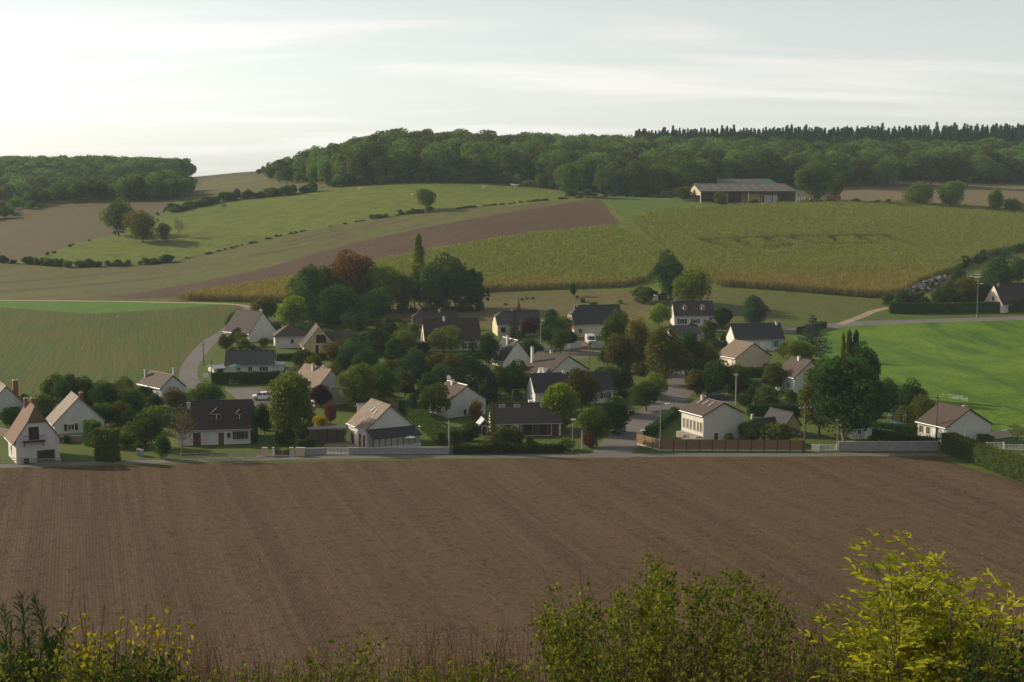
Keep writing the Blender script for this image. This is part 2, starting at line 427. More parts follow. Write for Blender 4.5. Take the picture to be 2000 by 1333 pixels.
# haze: the thin air of an autumn afternoon
def haze_box():
    m, nt, b, o = new_mat('haze_air')
    nt.nodes.remove(b)
    v = N(nt, 'ShaderNodeVolumePrincipled', {'Color': (0.72, 0.88, 1.0, 1), 'Density': HAZE, 'Anisotropy': 0.0})
    nt.links.new(v.outputs[0], o.inputs['Volume'])
    x, y0, y1, z0, z1 = 3400, -140, 4100, float(VZ.min()) - 1, max(float(VZ.max()), CAMZ) + 45
    V = [(sx * x, yy, zz) for zz in (z0, z1) for sx, yy in ((-1, y0), (1, y0), (1, y1), (-1, y1))]
    F = [(3,2,1,0),(4,5,6,7),(0,1,5,4),(1,2,6,5),(2,3,7,6),(3,0,4,7)]
    tag(link('haze', np_mesh('haze', V, F, ('haze_air',))), kind='stuff')
HAZE = 0.000085
# ------------------------------------------------------------------ foliage materials
def leaf_mat(name, c1, c2, trans=0.38, tcol=None, clump=0.55, hue=0.015, val=0.24):
    m, nt, b, o = new_mat(name)
    nt.nodes.remove(b)
    oi = N(nt, 'ShaderNodeObjectInfo')
    tc = N(nt, 'ShaderNodeTexCoord')
    n1 = noise(nt, tc.outputs['Object'], clump, 3, 0.6)
    n2 = noise(nt, tc.outputs['Object'], clump * 7, 2, 0.6)
    f = N(nt, 'ShaderNodeMath', {0: n1, 1: n2}, operation='ADD').outputs[0]
    col = mixc(nt, mrange(nt, f, 0.80, 1.22), c1, c2)
    h = mrange(nt, oi.outputs['Random'], 0, 1, 0.5 - hue, 0.5 + hue)
    v = mrange(nt, oi.outputs['Random'], 0, 1, 1 - val, 1 + val)
    hsv = N(nt, 'ShaderNodeHueSaturation', {'Color': col, 'Hue': h, 'Value': v}).outputs[0]
    d = N(nt, 'ShaderNodeBsdfDiffuse', {0: hsv, 'Roughness': 0.5})
    tcl = N(nt, 'ShaderNodeMix', {0: 1.0, 6: hsv, 7: c4(tcol or (1.28, 1.32, 0.48))}, data_type='RGBA', blend_type='MULTIPLY').outputs[2]
    t = N(nt, 'ShaderNodeBsdfTranslucent', {0: tcl})
    mx = N(nt, 'ShaderNodeMixShader', {0: trans, 1: d.outputs[0], 2: t.outputs[0]})
    nt.links.new(mx.outputs[0], o.inputs[0])
leaf_mat('leaf_green', (0.053, 0.087, 0.024), (0.087, 0.124, 0.036))
leaf_mat('leaf_dark', (0.029, 0.063, 0.020), (0.050, 0.095, 0.029), 0.28)
leaf_mat('leaf_bluegreen', (0.040, 0.082, 0.048), (0.063, 0.116, 0.066), 0.28)
leaf_mat('leaf_olive', (0.082, 0.103, 0.026), (0.129, 0.139, 0.040))
leaf_mat('leaf_yellow', (0.092, 0.139, 0.021), (0.165, 0.198, 0.029), 0.45, hue=0.01)
leaf_mat('leaf_lime', (0.116, 0.165, 0.020), (0.187, 0.237, 0.031), 0.5)
leaf_mat('leaf_gold', (0.240, 0.160, 0.025), (0.330, 0.220, 0.030), 0.45)
leaf_mat('leaf_ochre', (0.066, 0.087, 0.024), (0.139, 0.121, 0.032), 0.4, (1.45, 1.25, 0.45), clump=0.3, hue=0.01)
leaf_mat('leaf_rust', (0.215, 0.118, 0.045), (0.110, 0.102, 0.034), 0.4, (1.5, 1.0, 0.6), clump=0.25)
leaf_mat('leaf_red', (0.145, 0.048, 0.034), (0.099, 0.066, 0.034), 0.35, (1.5, 0.9, 0.6))
leaf_mat('leaf_purple', (0.046, 0.023, 0.030), (0.069, 0.034, 0.041), 0.25, (1.4, 0.8, 0.8))
leaf_mat('leaf_forest', (0.058, 0.099, 0.032), (0.128, 0.167, 0.049), 0.36, clump=0.18, hue=0.03, val=0.6)
leaf_mat('needle_dark', (0.020, 0.043, 0.022), (0.035, 0.065, 0.030), 0.12)
leaf_mat('needle_far', (0.030, 0.056, 0.038), (0.050, 0.082, 0.050), 0.18, val=0.4)
leaf_mat('needle_blue', (0.041, 0.070, 0.060), (0.062, 0.096, 0.079), 0.12)
leaf_mat('leaf_corn', (0.185, 0.225, 0.078), (0.265, 0.285, 0.108), 0.42, (1.3, 1.3, 0.5), clump=0.03, hue=0.01, val=0.2)
leaf_mat('leaf_corn_ripe', (0.285, 0.245, 0.092), (0.340, 0.275, 0.115), 0.42, (1.3, 1.2, 0.6), clump=0.03, hue=0.01, val=0.2)
leaf_mat('leaf_ash', (0.185, 0.225, 0.028), (0.400, 0.365, 0.045), 0.5, clump=1.6, hue=0.0, val=0.0)
leaf_mat('leaf_bramble', (0.066, 0.092, 0.020), (0.160, 0.165, 0.036), 0.45, clump=2.0, hue=0.0, val=0.0)
leaf_mat('leaf_turning', (0.260, 0.190, 0.030), (0.170, 0.180, 0.025), 0.5, clump=3.0, hue=0.0, val=0.0)
leaf_mat('leaf_herb', (0.070, 0.105, 0.025), (0.155, 0.150, 0.042), 0.4, clump=2.5, hue=0.0, val=0.0)
leaf_mat('leaf_dry', (0.132, 0.088, 0.044), (0.209, 0.143, 0.072), 0.3, (1.2, 1.0, 0.7), clump=2.5, hue=0.0, val=0.0)
leaf_mat('leaf_pine', (0.033, 0.068, 0.029), (0.061, 0.105, 0.039), 0.2, clump=2.5, hue=0.0, val=0.0)
def plain(name, c, rough=0.7, c2=None, sc=3.0, spec=0.3, bumpd=0.0, metal=0.0):
    m, nt, b, o = new_mat(name)
    tc = N(nt, 'ShaderNodeTexCoord')
    n1 = noise(nt, tc.outputs['Object'], sc, 5, 0.65)
    c2 = c2 or tuple(v * 0.78 for v in c)
    nt.links.new(mixc(nt, mrange(nt, n1, 0.35, 0.68), c, c2), b.inputs['Base Color'])
    b.inputs['Roughness'].default_value = rough; b.inputs['Specular IOR Level'].default_value = spec; b.inputs['Metallic'].default_value = metal
    if bumpd: bump(nt, n1, 0.6, bumpd, b)
    return m
plain('bark', (0.11, 0.085, 0.06), 0.9, (0.065, 0.05, 0.038), 4, bumpd=0.03)
plain('bark_grey', (0.18, 0.16, 0.14), 0.9, (0.11, 0.095, 0.08), 4, bumpd=0.03)
plain('twig', (0.10, 0.065, 0.045), 0.9, (0.06, 0.042, 0.03), 20)

# ------------------------------------------------------------------ plant meshes
def unit(v): return v / np.maximum(np.linalg.norm(v, axis=-1, keepdims=True), 1e-9)
def leaf_quads(C, Nrm, size, aspect, g, jitter=0.7, droop=0.0):
    """diamond-shaped leaf faces at C, roughly facing Nrm"""
    n = unit(Nrm + g.normal(0, jitter, C.shape))
    t = unit(np.cross(n, unit(g.normal(0, 1, C.shape)) + np.array([0, 0, -droop])))
    if droop:
        t = unit(t + np.array([0, 0, -droop])); n = unit(np.cross(t, np.cross(n, t)))
    b = np.cross(n, t)
    s = (size * (0.65 + 0.7 * g.random(len(C))))[:, None] if np.ndim(size) == 0 else size[:, None]
    V = np.stack([C - t * s, C + b * s * aspect - t * s * 0.1, C + t * s, C - b * s * aspect - t * s * 0.1], 1).reshape(-1, 3)
    F = np.arange(len(V)).reshape(-1, 4)
    return V, F
def tube(path, radii, sides=6):
    P = np.array(path, float); k = len(P)
    d = unit(np.gradient(P, axis=0))
    ref = np.where(np.abs(d[:, 2:3]) > 0.9, np.array([[1.0, 0, 0]]), np.array([[0, 0, 1.0]]))
    u = unit(np.cross(d, ref)); v = np.cross(d, u)
    a = np.linspace(0, 2 * math.pi, sides, endpoint=False)
    V = (P[:, None] + np.asarray(radii)[:, None, None] * (u[:, None] * np.cos(a)[None, :, None] + v[:, None] * np.sin(a)[None, :, None])).reshape(-1, 3)
    F = []
    for i in range(k - 1):
        for j in range(sides):
            F.append((i*sides+j, i*sides+(j+1) % sides, (i+1)*sides+(j+1) % sides, (i+1)*sides+j))
    return V, np.array(F)
def merge(parts):
    V, F, off = [], [], 0
    for v, f in parts:
        V.append(v); F.append(np.asarray(f) + off); off += len(v)
    return np.vstack(V), np.vstack(F)
def limb_set(g, H, W, z0, n, r0, lean=0.0):
    parts = []
    top = np.array([g.normal(0, 0.04) * W, g.normal(0, 0.04) * W, H * 0.72])
    mid = top * 0.5 + np.array([g.normal(0, .03) * W, g.normal(0, .03) * W, 0])
    parts.append(tube([(0, 0, -0.4), (0, 0, z0 * 0.3), mid * [1, 1, .7], mid, top], [r0 * 1.25, r0, r0 * 0.8, r0 * 0.6, r0 * 0.12]))
    for i in range(n):
        a = 2 * math.pi * i / n + g.normal(0, .4); zs = z0 + (H * 0.6 - z0) * g.random()
        L = W * (0.28 + 0.16 * g.random()); up = H * (0.10 + 0.16 * g.random())
        p0 = np.array([0, 0, zs]); p2 = p0 + np.array([math.cos(a) * L, math.sin(a) * L, up])
        p1 = (p0 + p2) / 2 + np.array([0, 0, -0.05 * H])
        parts.append(tube([p0, p1, p2], [r0 * 0.45, r0 * 0.3, r0 * 0.08], 5))
    return merge(parts)
def lobed_crown(seed, H, W, z0, lobes, leaves, size, spread=1.0, shape=1.0, droop=0.0, jitter=0.7, inner=0.25, lr=(0.20, 0.34)):
    g = np.random.default_rng(seed)
    cz, rz, rx = (z0 + H) / 2, (H - z0) / 2, W / 2
    d = unit(g.normal(0, 1, (lobes, 3)))
    k = 0.35 + 0.40 * g.random(lobes)
    r = rx * 2 * (lr[0] + (lr[1] - lr[0]) * g.random(lobes)) * 0.8
    zr = d[:, 2] * k
    taper = 1 - (shape - 1) * np.clip(zr, -1, 1) * 0.5
    C = np.stack([d[:, 0] * k * rx * spread * taper, d[:, 1] * k * rx * spread * taper, cz + zr * rz * 1.15], 1)
    C = np.vstack([C, [[0, 0, cz + rz * .35], [0, 0, cz - rz * .15]]]); r = np.append(r, [rx * .6, rx * .7])
    pr = r ** 2 / (r ** 2).sum()
    idx = g.choice(len(C), leaves, p=pr)
    dd = unit(g.normal(0, 1, (leaves, 3)) + np.array([0, 0, 0.25]))
    rad = np.where(g.random(leaves) < inner, g.random(leaves) ** 0.5 * 0.85, 0.82 + 0.26 * g.random(leaves))
    P = C[idx] + dd * (r[idx] * rad)[:, None] * np.array([1, 1, min(1.25, max(0.8, rz / rx))])
    P[:, 2] = np.clip(P[:, 2], z0 * 0.75, None)
    return leaf_quads(P, dd, size, 0.62, g, jitter, droop)
def mk(kind, seed):
    g = np.random.default_rng(seed)
    if kind == 'round':  H, W = 10, 9;  c = lobed_crown(seed, H, W, 1.4, 16, 5200, 0.26); t = limb_set(g, H, W, 1.8, 6, 0.22)
    elif kind == 'oak':  H, W = 10, 11; c = lobed_crown(seed, H, W, 2.2, 22, 5600, 0.27, lr=(.14, .26)); t = limb_set(g, H, W, 2.4, 8, 0.32)
    elif kind == 'tall': H, W = 13, 9;  c = lobed_crown(seed, H, W, 1.2, 22, 6500, 0.27, lr=(.17, .30)); t = limb_set(g, H, W, 2.4, 8, 0.26)
    elif kind == 'birch': H, W = 14, 10; c = lobed_crown(seed, H, W, 0.8, 34, 8500, 0.25, droop=0.9, lr=(.11, .22), inner=.35, jitter=.9); t = limb_set(g, H, W, 1.6, 9, 0.24)
    elif kind == 'willow': H, W = 9, 10; c = lobed_crown(seed, H, W, 0.4, 24, 6500, 0.26, droop=1.4, lr=(.14, .26), inner=.35); t = limb_set(g, H, W, 1.6, 7, 0.25)
    elif kind == 'poplar':
        H, W = 16, 3.4; n = 4200
        z = 0.8 + (H - 0.8) * g.random(n) ** 0.9; f = (z - 0.8) / (H - 0.8)
        lob = 1 + 0.16 * np.sin(z * 2.1 + seed) + 0.1 * np.sin(z * 5.3 + 1.7 * seed)
        a = g.random(n) * 2 * math.pi; rr = W / 2 * lob * np.minimum(1, 0.55 + 1.4 * f) * np.clip(1.15 * (1 - f) ** 0.45, 0.05, 1) * (0.45 + 0.6 * g.random(n) ** .5) * (1 + .12 * np.sin(3 * a + z))
        P = np.stack([rr * np.cos(a), rr * np.sin(a), z], 1); c = leaf_quads(P, np.stack([np.cos(a), np.sin(a), 0.3 + 0 * a], 1), 0.24, 0.6, g)
        t = limb_set(g, H, W, 1.0, 3, 0.2)
    elif kind == 'oval':
        H, W = 9, 6; c = lobed_crown(seed, H, W, 0.9, 40, 6000, 0.22, lr=(.16, .24), inner=.2, jitter=.5); t = limb_set(g, H, W, 1.2, 4, 0.18)
    elif kind in ('spruce', 'farspruce'):
        far = kind == 'farspruce'
        H, W = 14, (8.5 if far else 5.2); parts = []; tiers = 17 if not far else 22
        for i in range(tiers):
            f = i / (tiers - 1); z = 0.9 + (H - 1.2) * f; L = W / 2 * (1 - f) ** (1.0 if far else 0.85) * (0.85 + .3 * g.random()) + 0.12
            nb_ = max(5, int((13 if not far else 10) * (1 - f * .6)))
            for j in range(nb_):
                a = 2 * math.pi * (j + g.random()) / nb_; Lj = L * (0.7 + .45 * g.random())
                m_ = max(3, int(Lj / (0.20 if not far else 0.36)))
                s = (np.arange(m_) + .5) / m_
                P = np.stack([np.cos(a) * Lj * s, np.sin(a) * Lj * s, z - 0.28 * Lj * s ** 1.5 + 0.1 * Lj * s ** 3 + g.normal(0, .05, m_)], 1)
                k_ = 4 if far and f > .5 else 2
                P = np.repeat(P, k_, 0) + g.normal(0, .09 if not far else .16, (k_ * m_, 3))
                parts.append(leaf_quads(P, np.tile([[0, 0, 1.0]], (len(P), 1)), 0.27 if not far else 0.60 * (1 - .55 * f), 0.5, g, 0.7, 0.3))
        P = np.stack([g.normal(0, .05, 26), g.normal(0, .05, 26), np.linspace(H - 1.6, H + .25, 26)], 1)
        parts.append(leaf_quads(P, g.normal(0, 1, P.shape), 0.16, 0.4, g))
        c = merge(parts); t = tube([(0, 0, -.4), (0, 0, H * .5), (0, 0, H * .95)], [0.2, 0.12, 0.02])
    elif kind == 'cypress':
        H, W = 8, 2.4; n = 3000
        z = 0.15 + (H - .15) * g.random(n); f = z / H; a = g.random(n) * 2 * math.pi
        rr = W / 2 * np.minimum(1, .6 + 1.6 * f) * np.clip(1.2 * (1 - f) ** .55, .03, 1) * (.6 + .45 * g.random(n) ** .5) * (1 + .1 * np.sin(4 * a + 3 * z))
        P = np.stack([rr * np.cos(a), rr * np.sin(a), z], 1); c = leaf_quads(P, np.stack([np.cos(a), np.sin(a), .6 + 0 * a], 1), .17, .5, g, .5)
        t = tube([(0, 0, -.4), (0, 0, H * .5), (0, 0, H * .9)], [.14, .1, .02])
    elif kind == 'cedar':
        H, W = 12, 9; parts = []
        for i in range(15):
            f = i / 14; z = 1.2 + (H - 1.5) * f; L = W / 2 * (1 - f ** 1.4) * (.7 + .45 * g.random()) + .4
            for j in range(7):
                a = 2 * math.pi * (j + g.random()) / 7; m_ = max(6, int(L * 12)); s = g.random(m_) ** .6
                P = np.stack([np.cos(a) * L * s + g.normal(0, .22, m_), np.sin(a) * L * s + g.normal(0, .22, m_), z + .10 * L * s + g.normal(0, .13, m_)], 1)
                parts.append(leaf_quads(P, np.tile([[0, 0, 1.0]], (m_, 1)), .24, .55, g, .6))
        c = merge(parts); t = limb_set(g, H, W, 1.5, 10, .28)
    elif kind == 'bare':
        H, W = 8, 6.5; c = lobed_crown(seed, H, W, 2.0, 20, 620, .14, lr=(.12, .25), inner=.5)
        parts = [limb_set(g, H, W, 1.7, 9, .15)]
        for i in range(90):
            a = g.random() * 6.28; b_ = g.random() * .45 + .15; p0 = np.array([math.cos(a) * W * b_ * .5, math.sin(a) * W * b_ * .5, H * (.35 + .4 * g.random())])
            dv = unit(np.array([math.cos(a), math.sin(a), .6 + g.random()]) + g.normal(0, .35, 3)) * (1 + 1.4 * g.random())
            parts.append(tube([p0, p0 + dv * .5 + g.normal(0, .08, 3), p0 + dv], [.035, .022, .008], 4))
        t = merge(parts)
    elif kind == 'shrub': H, W = 3, 3.6; c = lobed_crown(seed, H, W, .1, 14, 1700, .17, lr=(.18, .32)); t = limb_set(g, H, W, .2, 5, .06)
    elif kind == 'ball': H, W = 3, 3.2; c = lobed_crown(seed, H, W, .05, 34, 1900, .14, lr=(.22, .30), jitter=.45); t = limb_set(g, H, W, .2, 4, .06)
    elif kind == 'wild': H, W = 3, 4.2; c = lobed_crown(seed, H, W, .05, 16, 1100, .22, lr=(.12, .28), spread=1.15); t = limb_set(g, H, W, .2, 5, .05)
    elif kind == 'far': H, W = 15, 12; c = lobed_crown(seed, H, W, 2.5, 15, 1900, .52, lr=(.19, .33), inner=.12, jitter=.6); t = limb_set(g, H, W, 3, 5, .3)
    return (H, W), c, t
LIB = {}
def lib(kind, var):
    if (kind, var) not in LIB:
        hw, c, t = mk(kind, 1000 + 37 * var + sum(map(ord, kind)))
        cm = np_mesh(kind + '_crown', c[0], c[1], ('leaf_green',)); tm = np_mesh(kind + '_trunk', t[0], t[1], ('bark',), smooth=True)
        LIB[(kind, var)] = (hw, cm, tm)
    return LIB[(kind, var)]
NVAR = {'round': 4, 'oak': 3, 'tall': 3, 'birch': 2, 'willow': 2, 'poplar': 2, 'oval': 2, 'spruce': 2, 'cypress': 2, 'cedar': 2, 'bare': 1, 'shrub': 4, 'ball': 2, 'wild': 4}
TREES = []
def plant(name, label, cat, kind, leafm, loc, h, w, group=None, bark='bark', var=None, parts=True):
    var = random.randrange(NVAR[kind]) if var is None else var
    (H, W), cm, tm = lib(kind, var)
    root = link(name, None); root.empty_display_size = 0.5
    root.location = loc; root.rotation_euler = (0, 0, random.random() * 6.28)
    root.scale = (w / W, w / W, h / H)
    tag(root, label, cat, group)
    t = link('trunk' if kind not in ('shrub', 'ball', 'wild') else 'stems', tm, root); c = link('crown' if kind not in ('shrub', 'ball', 'wild') else 'foliage', cm, root)
    for o, mt in ((t, bark), (c, leafm)):
        o.material_slots[0].link = 'OBJECT'; o.material_slots[0].material = MATS[mt]
    TREES.append((loc[0], loc[1], w / 2))
    return root
def tree(px, base, top, wpx, kind, leafm, label, name='tree', cat='tree', group=None, bark='bark', var=None):
    p = ground(px, base)
    s = math.hypot(p[1], CAMZ - p[2]) / FPX
    return plant(name, label, cat, kind, leafm, (p[0], p[1], p[2] - 0.05), (base - top) * s * 1.0, wpx * s, group, bark, var)
# ------------------------------------------------------------------ building materials
def wall_mat(name, c, stain=0.82):
    m, nt, b, o = new_mat(name)
    p = position(nt, (1, 1, 0.35))
    n1 = noise(nt, p, 0.7, 6, 0.65); n2 = noise(nt, position(nt), 14, 3, 0.6)
    col = mixc(nt, mrange(nt, n1, 0.42, 0.75), c, tuple(v * stain for v in c))
    nt.links.new(col, b.inputs['Base Color']); b.inputs['Roughness'].default_value = 0.9; b.inputs['Specular IOR Level'].default_value = 0.2
    bump(nt, n2, 0.4, 0.01, b)
wall_mat('render_white', (0.54, 0.53, 0.51)); wall_mat('render_cream', (0.56, 0.48, 0.36)); wall_mat('render_tan', (0.50, 0.42, 0.29))
wall_mat('render_grey', (0.46, 0.465, 0.47)); wall_mat('render_ochre', (0.50, 0.36, 0.20)); wall_mat('concrete', (0.40, 0.39, 0.37)); wall_mat('render_pink', (0.62, 0.50, 0.44))
def roof_mat(name, c, c2, row=0.32, moss=0.25):
    """tile roof: courses and tiles in fine relief, uneven tile tones, lichen"""
    m, nt, b, o = new_mat(name)
    tc = N(nt, 'ShaderNodeTexCoord')
    uv = tc.outputs['UV']
    br = N(nt, 'ShaderNodeTexBrick', {0: uv, 'Scale': 1.0, 'Mortar Size': 0.018, 'Brick Width': row * 0.8, 'Row Height': row, 'Color1': c4(c), 'Color2': c4(c2), 'Mortar': c4(tuple(v * .45 for v in c)), 'Bias': 0.0})
    n1 = noise(nt, uv, 0.55, 5, 0.65); n2 = noise(nt, uv, 3.0, 4, 0.7)
    col = mixc(nt, mrange(nt, n1, 0.40, 0.70, 0, 0.5), br.outputs[0], tuple(v * .62 for v in c2))
    col = mixc(nt, mrange(nt, n2, 0.56, 0.75, 0, moss), col, (0.20, 0.19, 0.15))
    nt.links.new(col, b.inputs['Base Color']); b.inputs['Roughness'].default_value = 0.8; b.inputs['Specular IOR Level'].default_value = 0.25
    hh = N(nt, 'ShaderNodeTexWave', {0: uv, 'Scale': 0.314 / (row * .5), 'Distortion': 0.2}, wave_type='BANDS', bands_direction='Y', wave_profile='SAW')
    bump(nt, hh.outputs[1], 0.7, 0.05, b)
roof_mat('tile_brown', (0.074, 0.053, 0.044), (0.058, 0.041, 0.034)); roof_mat('tile_purple', (0.058, 0.041, 0.042), (0.046, 0.033, 0.034))
roof_mat('tile_slate', (0.050, 0.050, 0.058), (0.038, 0.038, 0.045), 0.28, 0.1); roof_mat('tile_orange', (0.165, 0.098, 0.066), (0.130, 0.075, 0.050))
roof_mat('tile_pink', (0.190, 0.142, 0.108), (0.150, 0.110, 0.084), 0.36); roof_mat('tile_lichen', (0.235, 0.205, 0.165), (0.165, 0.140, 0.112), 0.36, 0.5)
roof_mat('tile_cement', (0.230, 0.185, 0.145), (0.145, 0.110, 0.088), 0.5, 0.35)
plain('white_paint', (0.74, 0.73, 0.70), 0.5); plain('brown_wood', (0.115, 0.050, 0.030), 0.7, (0.08, 0.035, 0.022)); plain('dark_wood', (0.045, 0.03, 0.024), 0.7)
plain('fence_wood', (0.235, 0.150, 0.080), 0.85, (0.17, 0.105, 0.055), 2.0); plain('turquoise_paint', (0.16, 0.40, 0.40), 0.5); plain('grey_metal', (0.32, 0.33, 0.34), 0.5, metal=0.3)
plain('dark_metal', (0.03, 0.03, 0.033), 0.5); plain('zinc', (0.40, 0.42, 0.44), 0.45, metal=0.4); plain('brick', (0.25, 0.11, 0.075), 0.9, (0.18, 0.08, 0.055), 6)
plain('pole_wood', (0.15, 0.115, 0.085), 0.9, (0.10, 0.08, 0.06), 5); plain('pole_concrete', (0.38, 0.36, 0.33), 0.9); plain('grey_block', (0.30, 0.30, 0.30), 0.9, (0.22, 0.22, 0.225), 2)
plain('green_fabric', (0.05, 0.13, 0.09), 0.8); plain('hay', (0.42, 0.32, 0.14), 0.95, (0.30, 0.22, 0.10), 5); plain('stone', (0.30, 0.26, 0.22), 0.95, (0.18, 0.155, 0.13), 1.5)
plain('rubble', (0.14, 0.135, 0.135), 0.95, (0.085, 0.08, 0.08), 1.5); plain('yellow_paint', (0.50, 0.27, 0.03), 0.5); plain('red_paint', (0.35, 0.06, 0.04), 0.5); plain('blue_paint', (0.04, 0.12, 0.30), 0.4); plain('tyre', (0.02, 0.02, 0.02), 0.9)
plain('cow_hide', (0.66, 0.60, 0.52), 0.8, (0.5, 0.42, 0.34), 2); plain('barn_roof', (0.095, 0.088, 0.085), 0.9, (0.068, 0.064, 0.062), .6); plain('barn_light', (0.16, 0.155, 0.15), 0.8); plain('barn_cladding', (0.42, 0.37, 0.27), 0.8, (0.34, 0.30, 0.22), .6)
plain('green_sheet', (0.045, 0.12, 0.07), 0.7); plain('tarpaulin', (0.05, 0.05, 0.055), 0.5); plain('plum_gate', (0.10, 0.03, 0.03), 0.5); plain('log', (0.16, 0.125, 0.10), 0.9, (0.08, 0.06, 0.05), 6)
def glass_mat(name, c=(0.02, 0.024, 0.03), rough=0.08):
    m, nt, b, o = new_mat(name)
    b.inputs['Base Color'].default_value = c4(c); b.inputs['Roughness'].default_value = rough; b.inputs['Specular IOR Level'].default_value = 0.7
glass_mat('glass'); glass_mat('roof_glass', (0.05, 0.06, 0.07), 0.05); glass_mat('curtain_glass', (0.30, 0.28, 0.25), 0.2)
def car_paint(name, c):
    m, nt, b, o = new_mat(name)
    b.inputs['Base Color'].default_value = c4(c); b.inputs['Roughness'].default_value = 0.25; b.inputs['Coat Weight'].default_value = 0.6
car_paint('car_white', (0.72, 0.72, 0.72)); car_paint('car_navy', (0.02, 0.035, 0.07)); car_paint('car_black', (0.015, 0.015, 0.017))
def emit_lamp():
    plain('lamp_glass', (0.75, 0.76, 0.76), 0.3)
emit_lamp()

# ------------------------------------------------------------------ mesh helpers
class MB:
    def __init__(s): s.v, s.f, s.uv = [], [], []
    def poly(s, pts, uvs=None):
        k = len(s.v); s.v += [tuple(p) for p in pts]; s.f.append(tuple(range(k, k + len(pts))))
        s.uv.append(uvs or [(p[0], p[2]) for p in pts]); return s
    def box(s, x0, x1, y0, y1, z0, z1):
        c = [(x0,y0,z0),(x1,y0,z0),(x1,y1,z0),(x0,y1,z0),(x0,y0,z1),(x1,y0,z1),(x1,y1,z1),(x0,y1,z1)]
        for q in ((3,2,1,0),(4,5,6,7),(0,1,5,4),(1,2,6,5),(2,3,7,6),(3,0,4,7)): s.poly([c[i] for i in q])
        return s
    def prism(s, top, d):
        """solid from a top polygon dropped along the vector d"""
        top = [Vector(p) for p in top]; d = Vector(d); low = [p + d for p in top]
        n = len(top); uvax = None
        e1 = (top[1] - top[0]).normalized(); nn = (top[1] - top[0]).cross(top[-1] - top[0]); e2 = nn.cross(e1).normalized() if nn.length > 1e-9 else Vector((0,0,1))
        o = top[0]; uv = [((p - o).dot(e1), (p - o).dot(e2)) for p in top]
        s.poly(top, uv); s.poly(low[::-1], uv[::-1])
        for i in range(n): s.poly([top[(i+1) % n], top[i], low[i], low[(i+1) % n]])
        return s
    def cyl(s, p0, p1, r0, r1=None, n=8):
        r1 = r0 if r1 is None else r1
        V, F = tube([p0, p1], [r0, r1], n)
        for f in F: s.poly([V[i] for i in f])
        s.poly([V[i] for i in range(n)][::-1]); s.poly([V[n + i] for i in range(n)])
        return s
    def build(s, name, mat, parent=None, loc=None, rz=None):
        me = bpy.data.meshes.new(name); me.from_pydata(s.v, [], s.f)
        ul = me.uv_layers.new(name='UVMap')
        flat = [c for u in s.uv for q in u for c in q]
        ul.data.foreach_set('uv', np.array(flat, np.float32))
        bm = bmesh.new(); bm.from_mesh(me); bmesh.ops.remove_doubles(bm, verts=bm.verts, dist=1e-5); bmesh.ops.recalc_face_normals(bm, faces=bm.faces); bm.to_mesh(me); bm.free()
        me.materials.append(MATS[mat])
        o = bpy.data.objects.new(name, me); COL.objects.link(o)
        if parent is not None: o.parent = parent
        if loc is not None: o.location = loc
        if rz is not None: o.rotation_euler = (0, 0, rz)
        return o
def empty(name, loc, rz=0.0):
    o = bpy.data.objects.new(name, None); COL.objects.link(o); o.location = loc; o.rotation_euler = (0, 0, rz); o.empty_display_size = 1
    return o

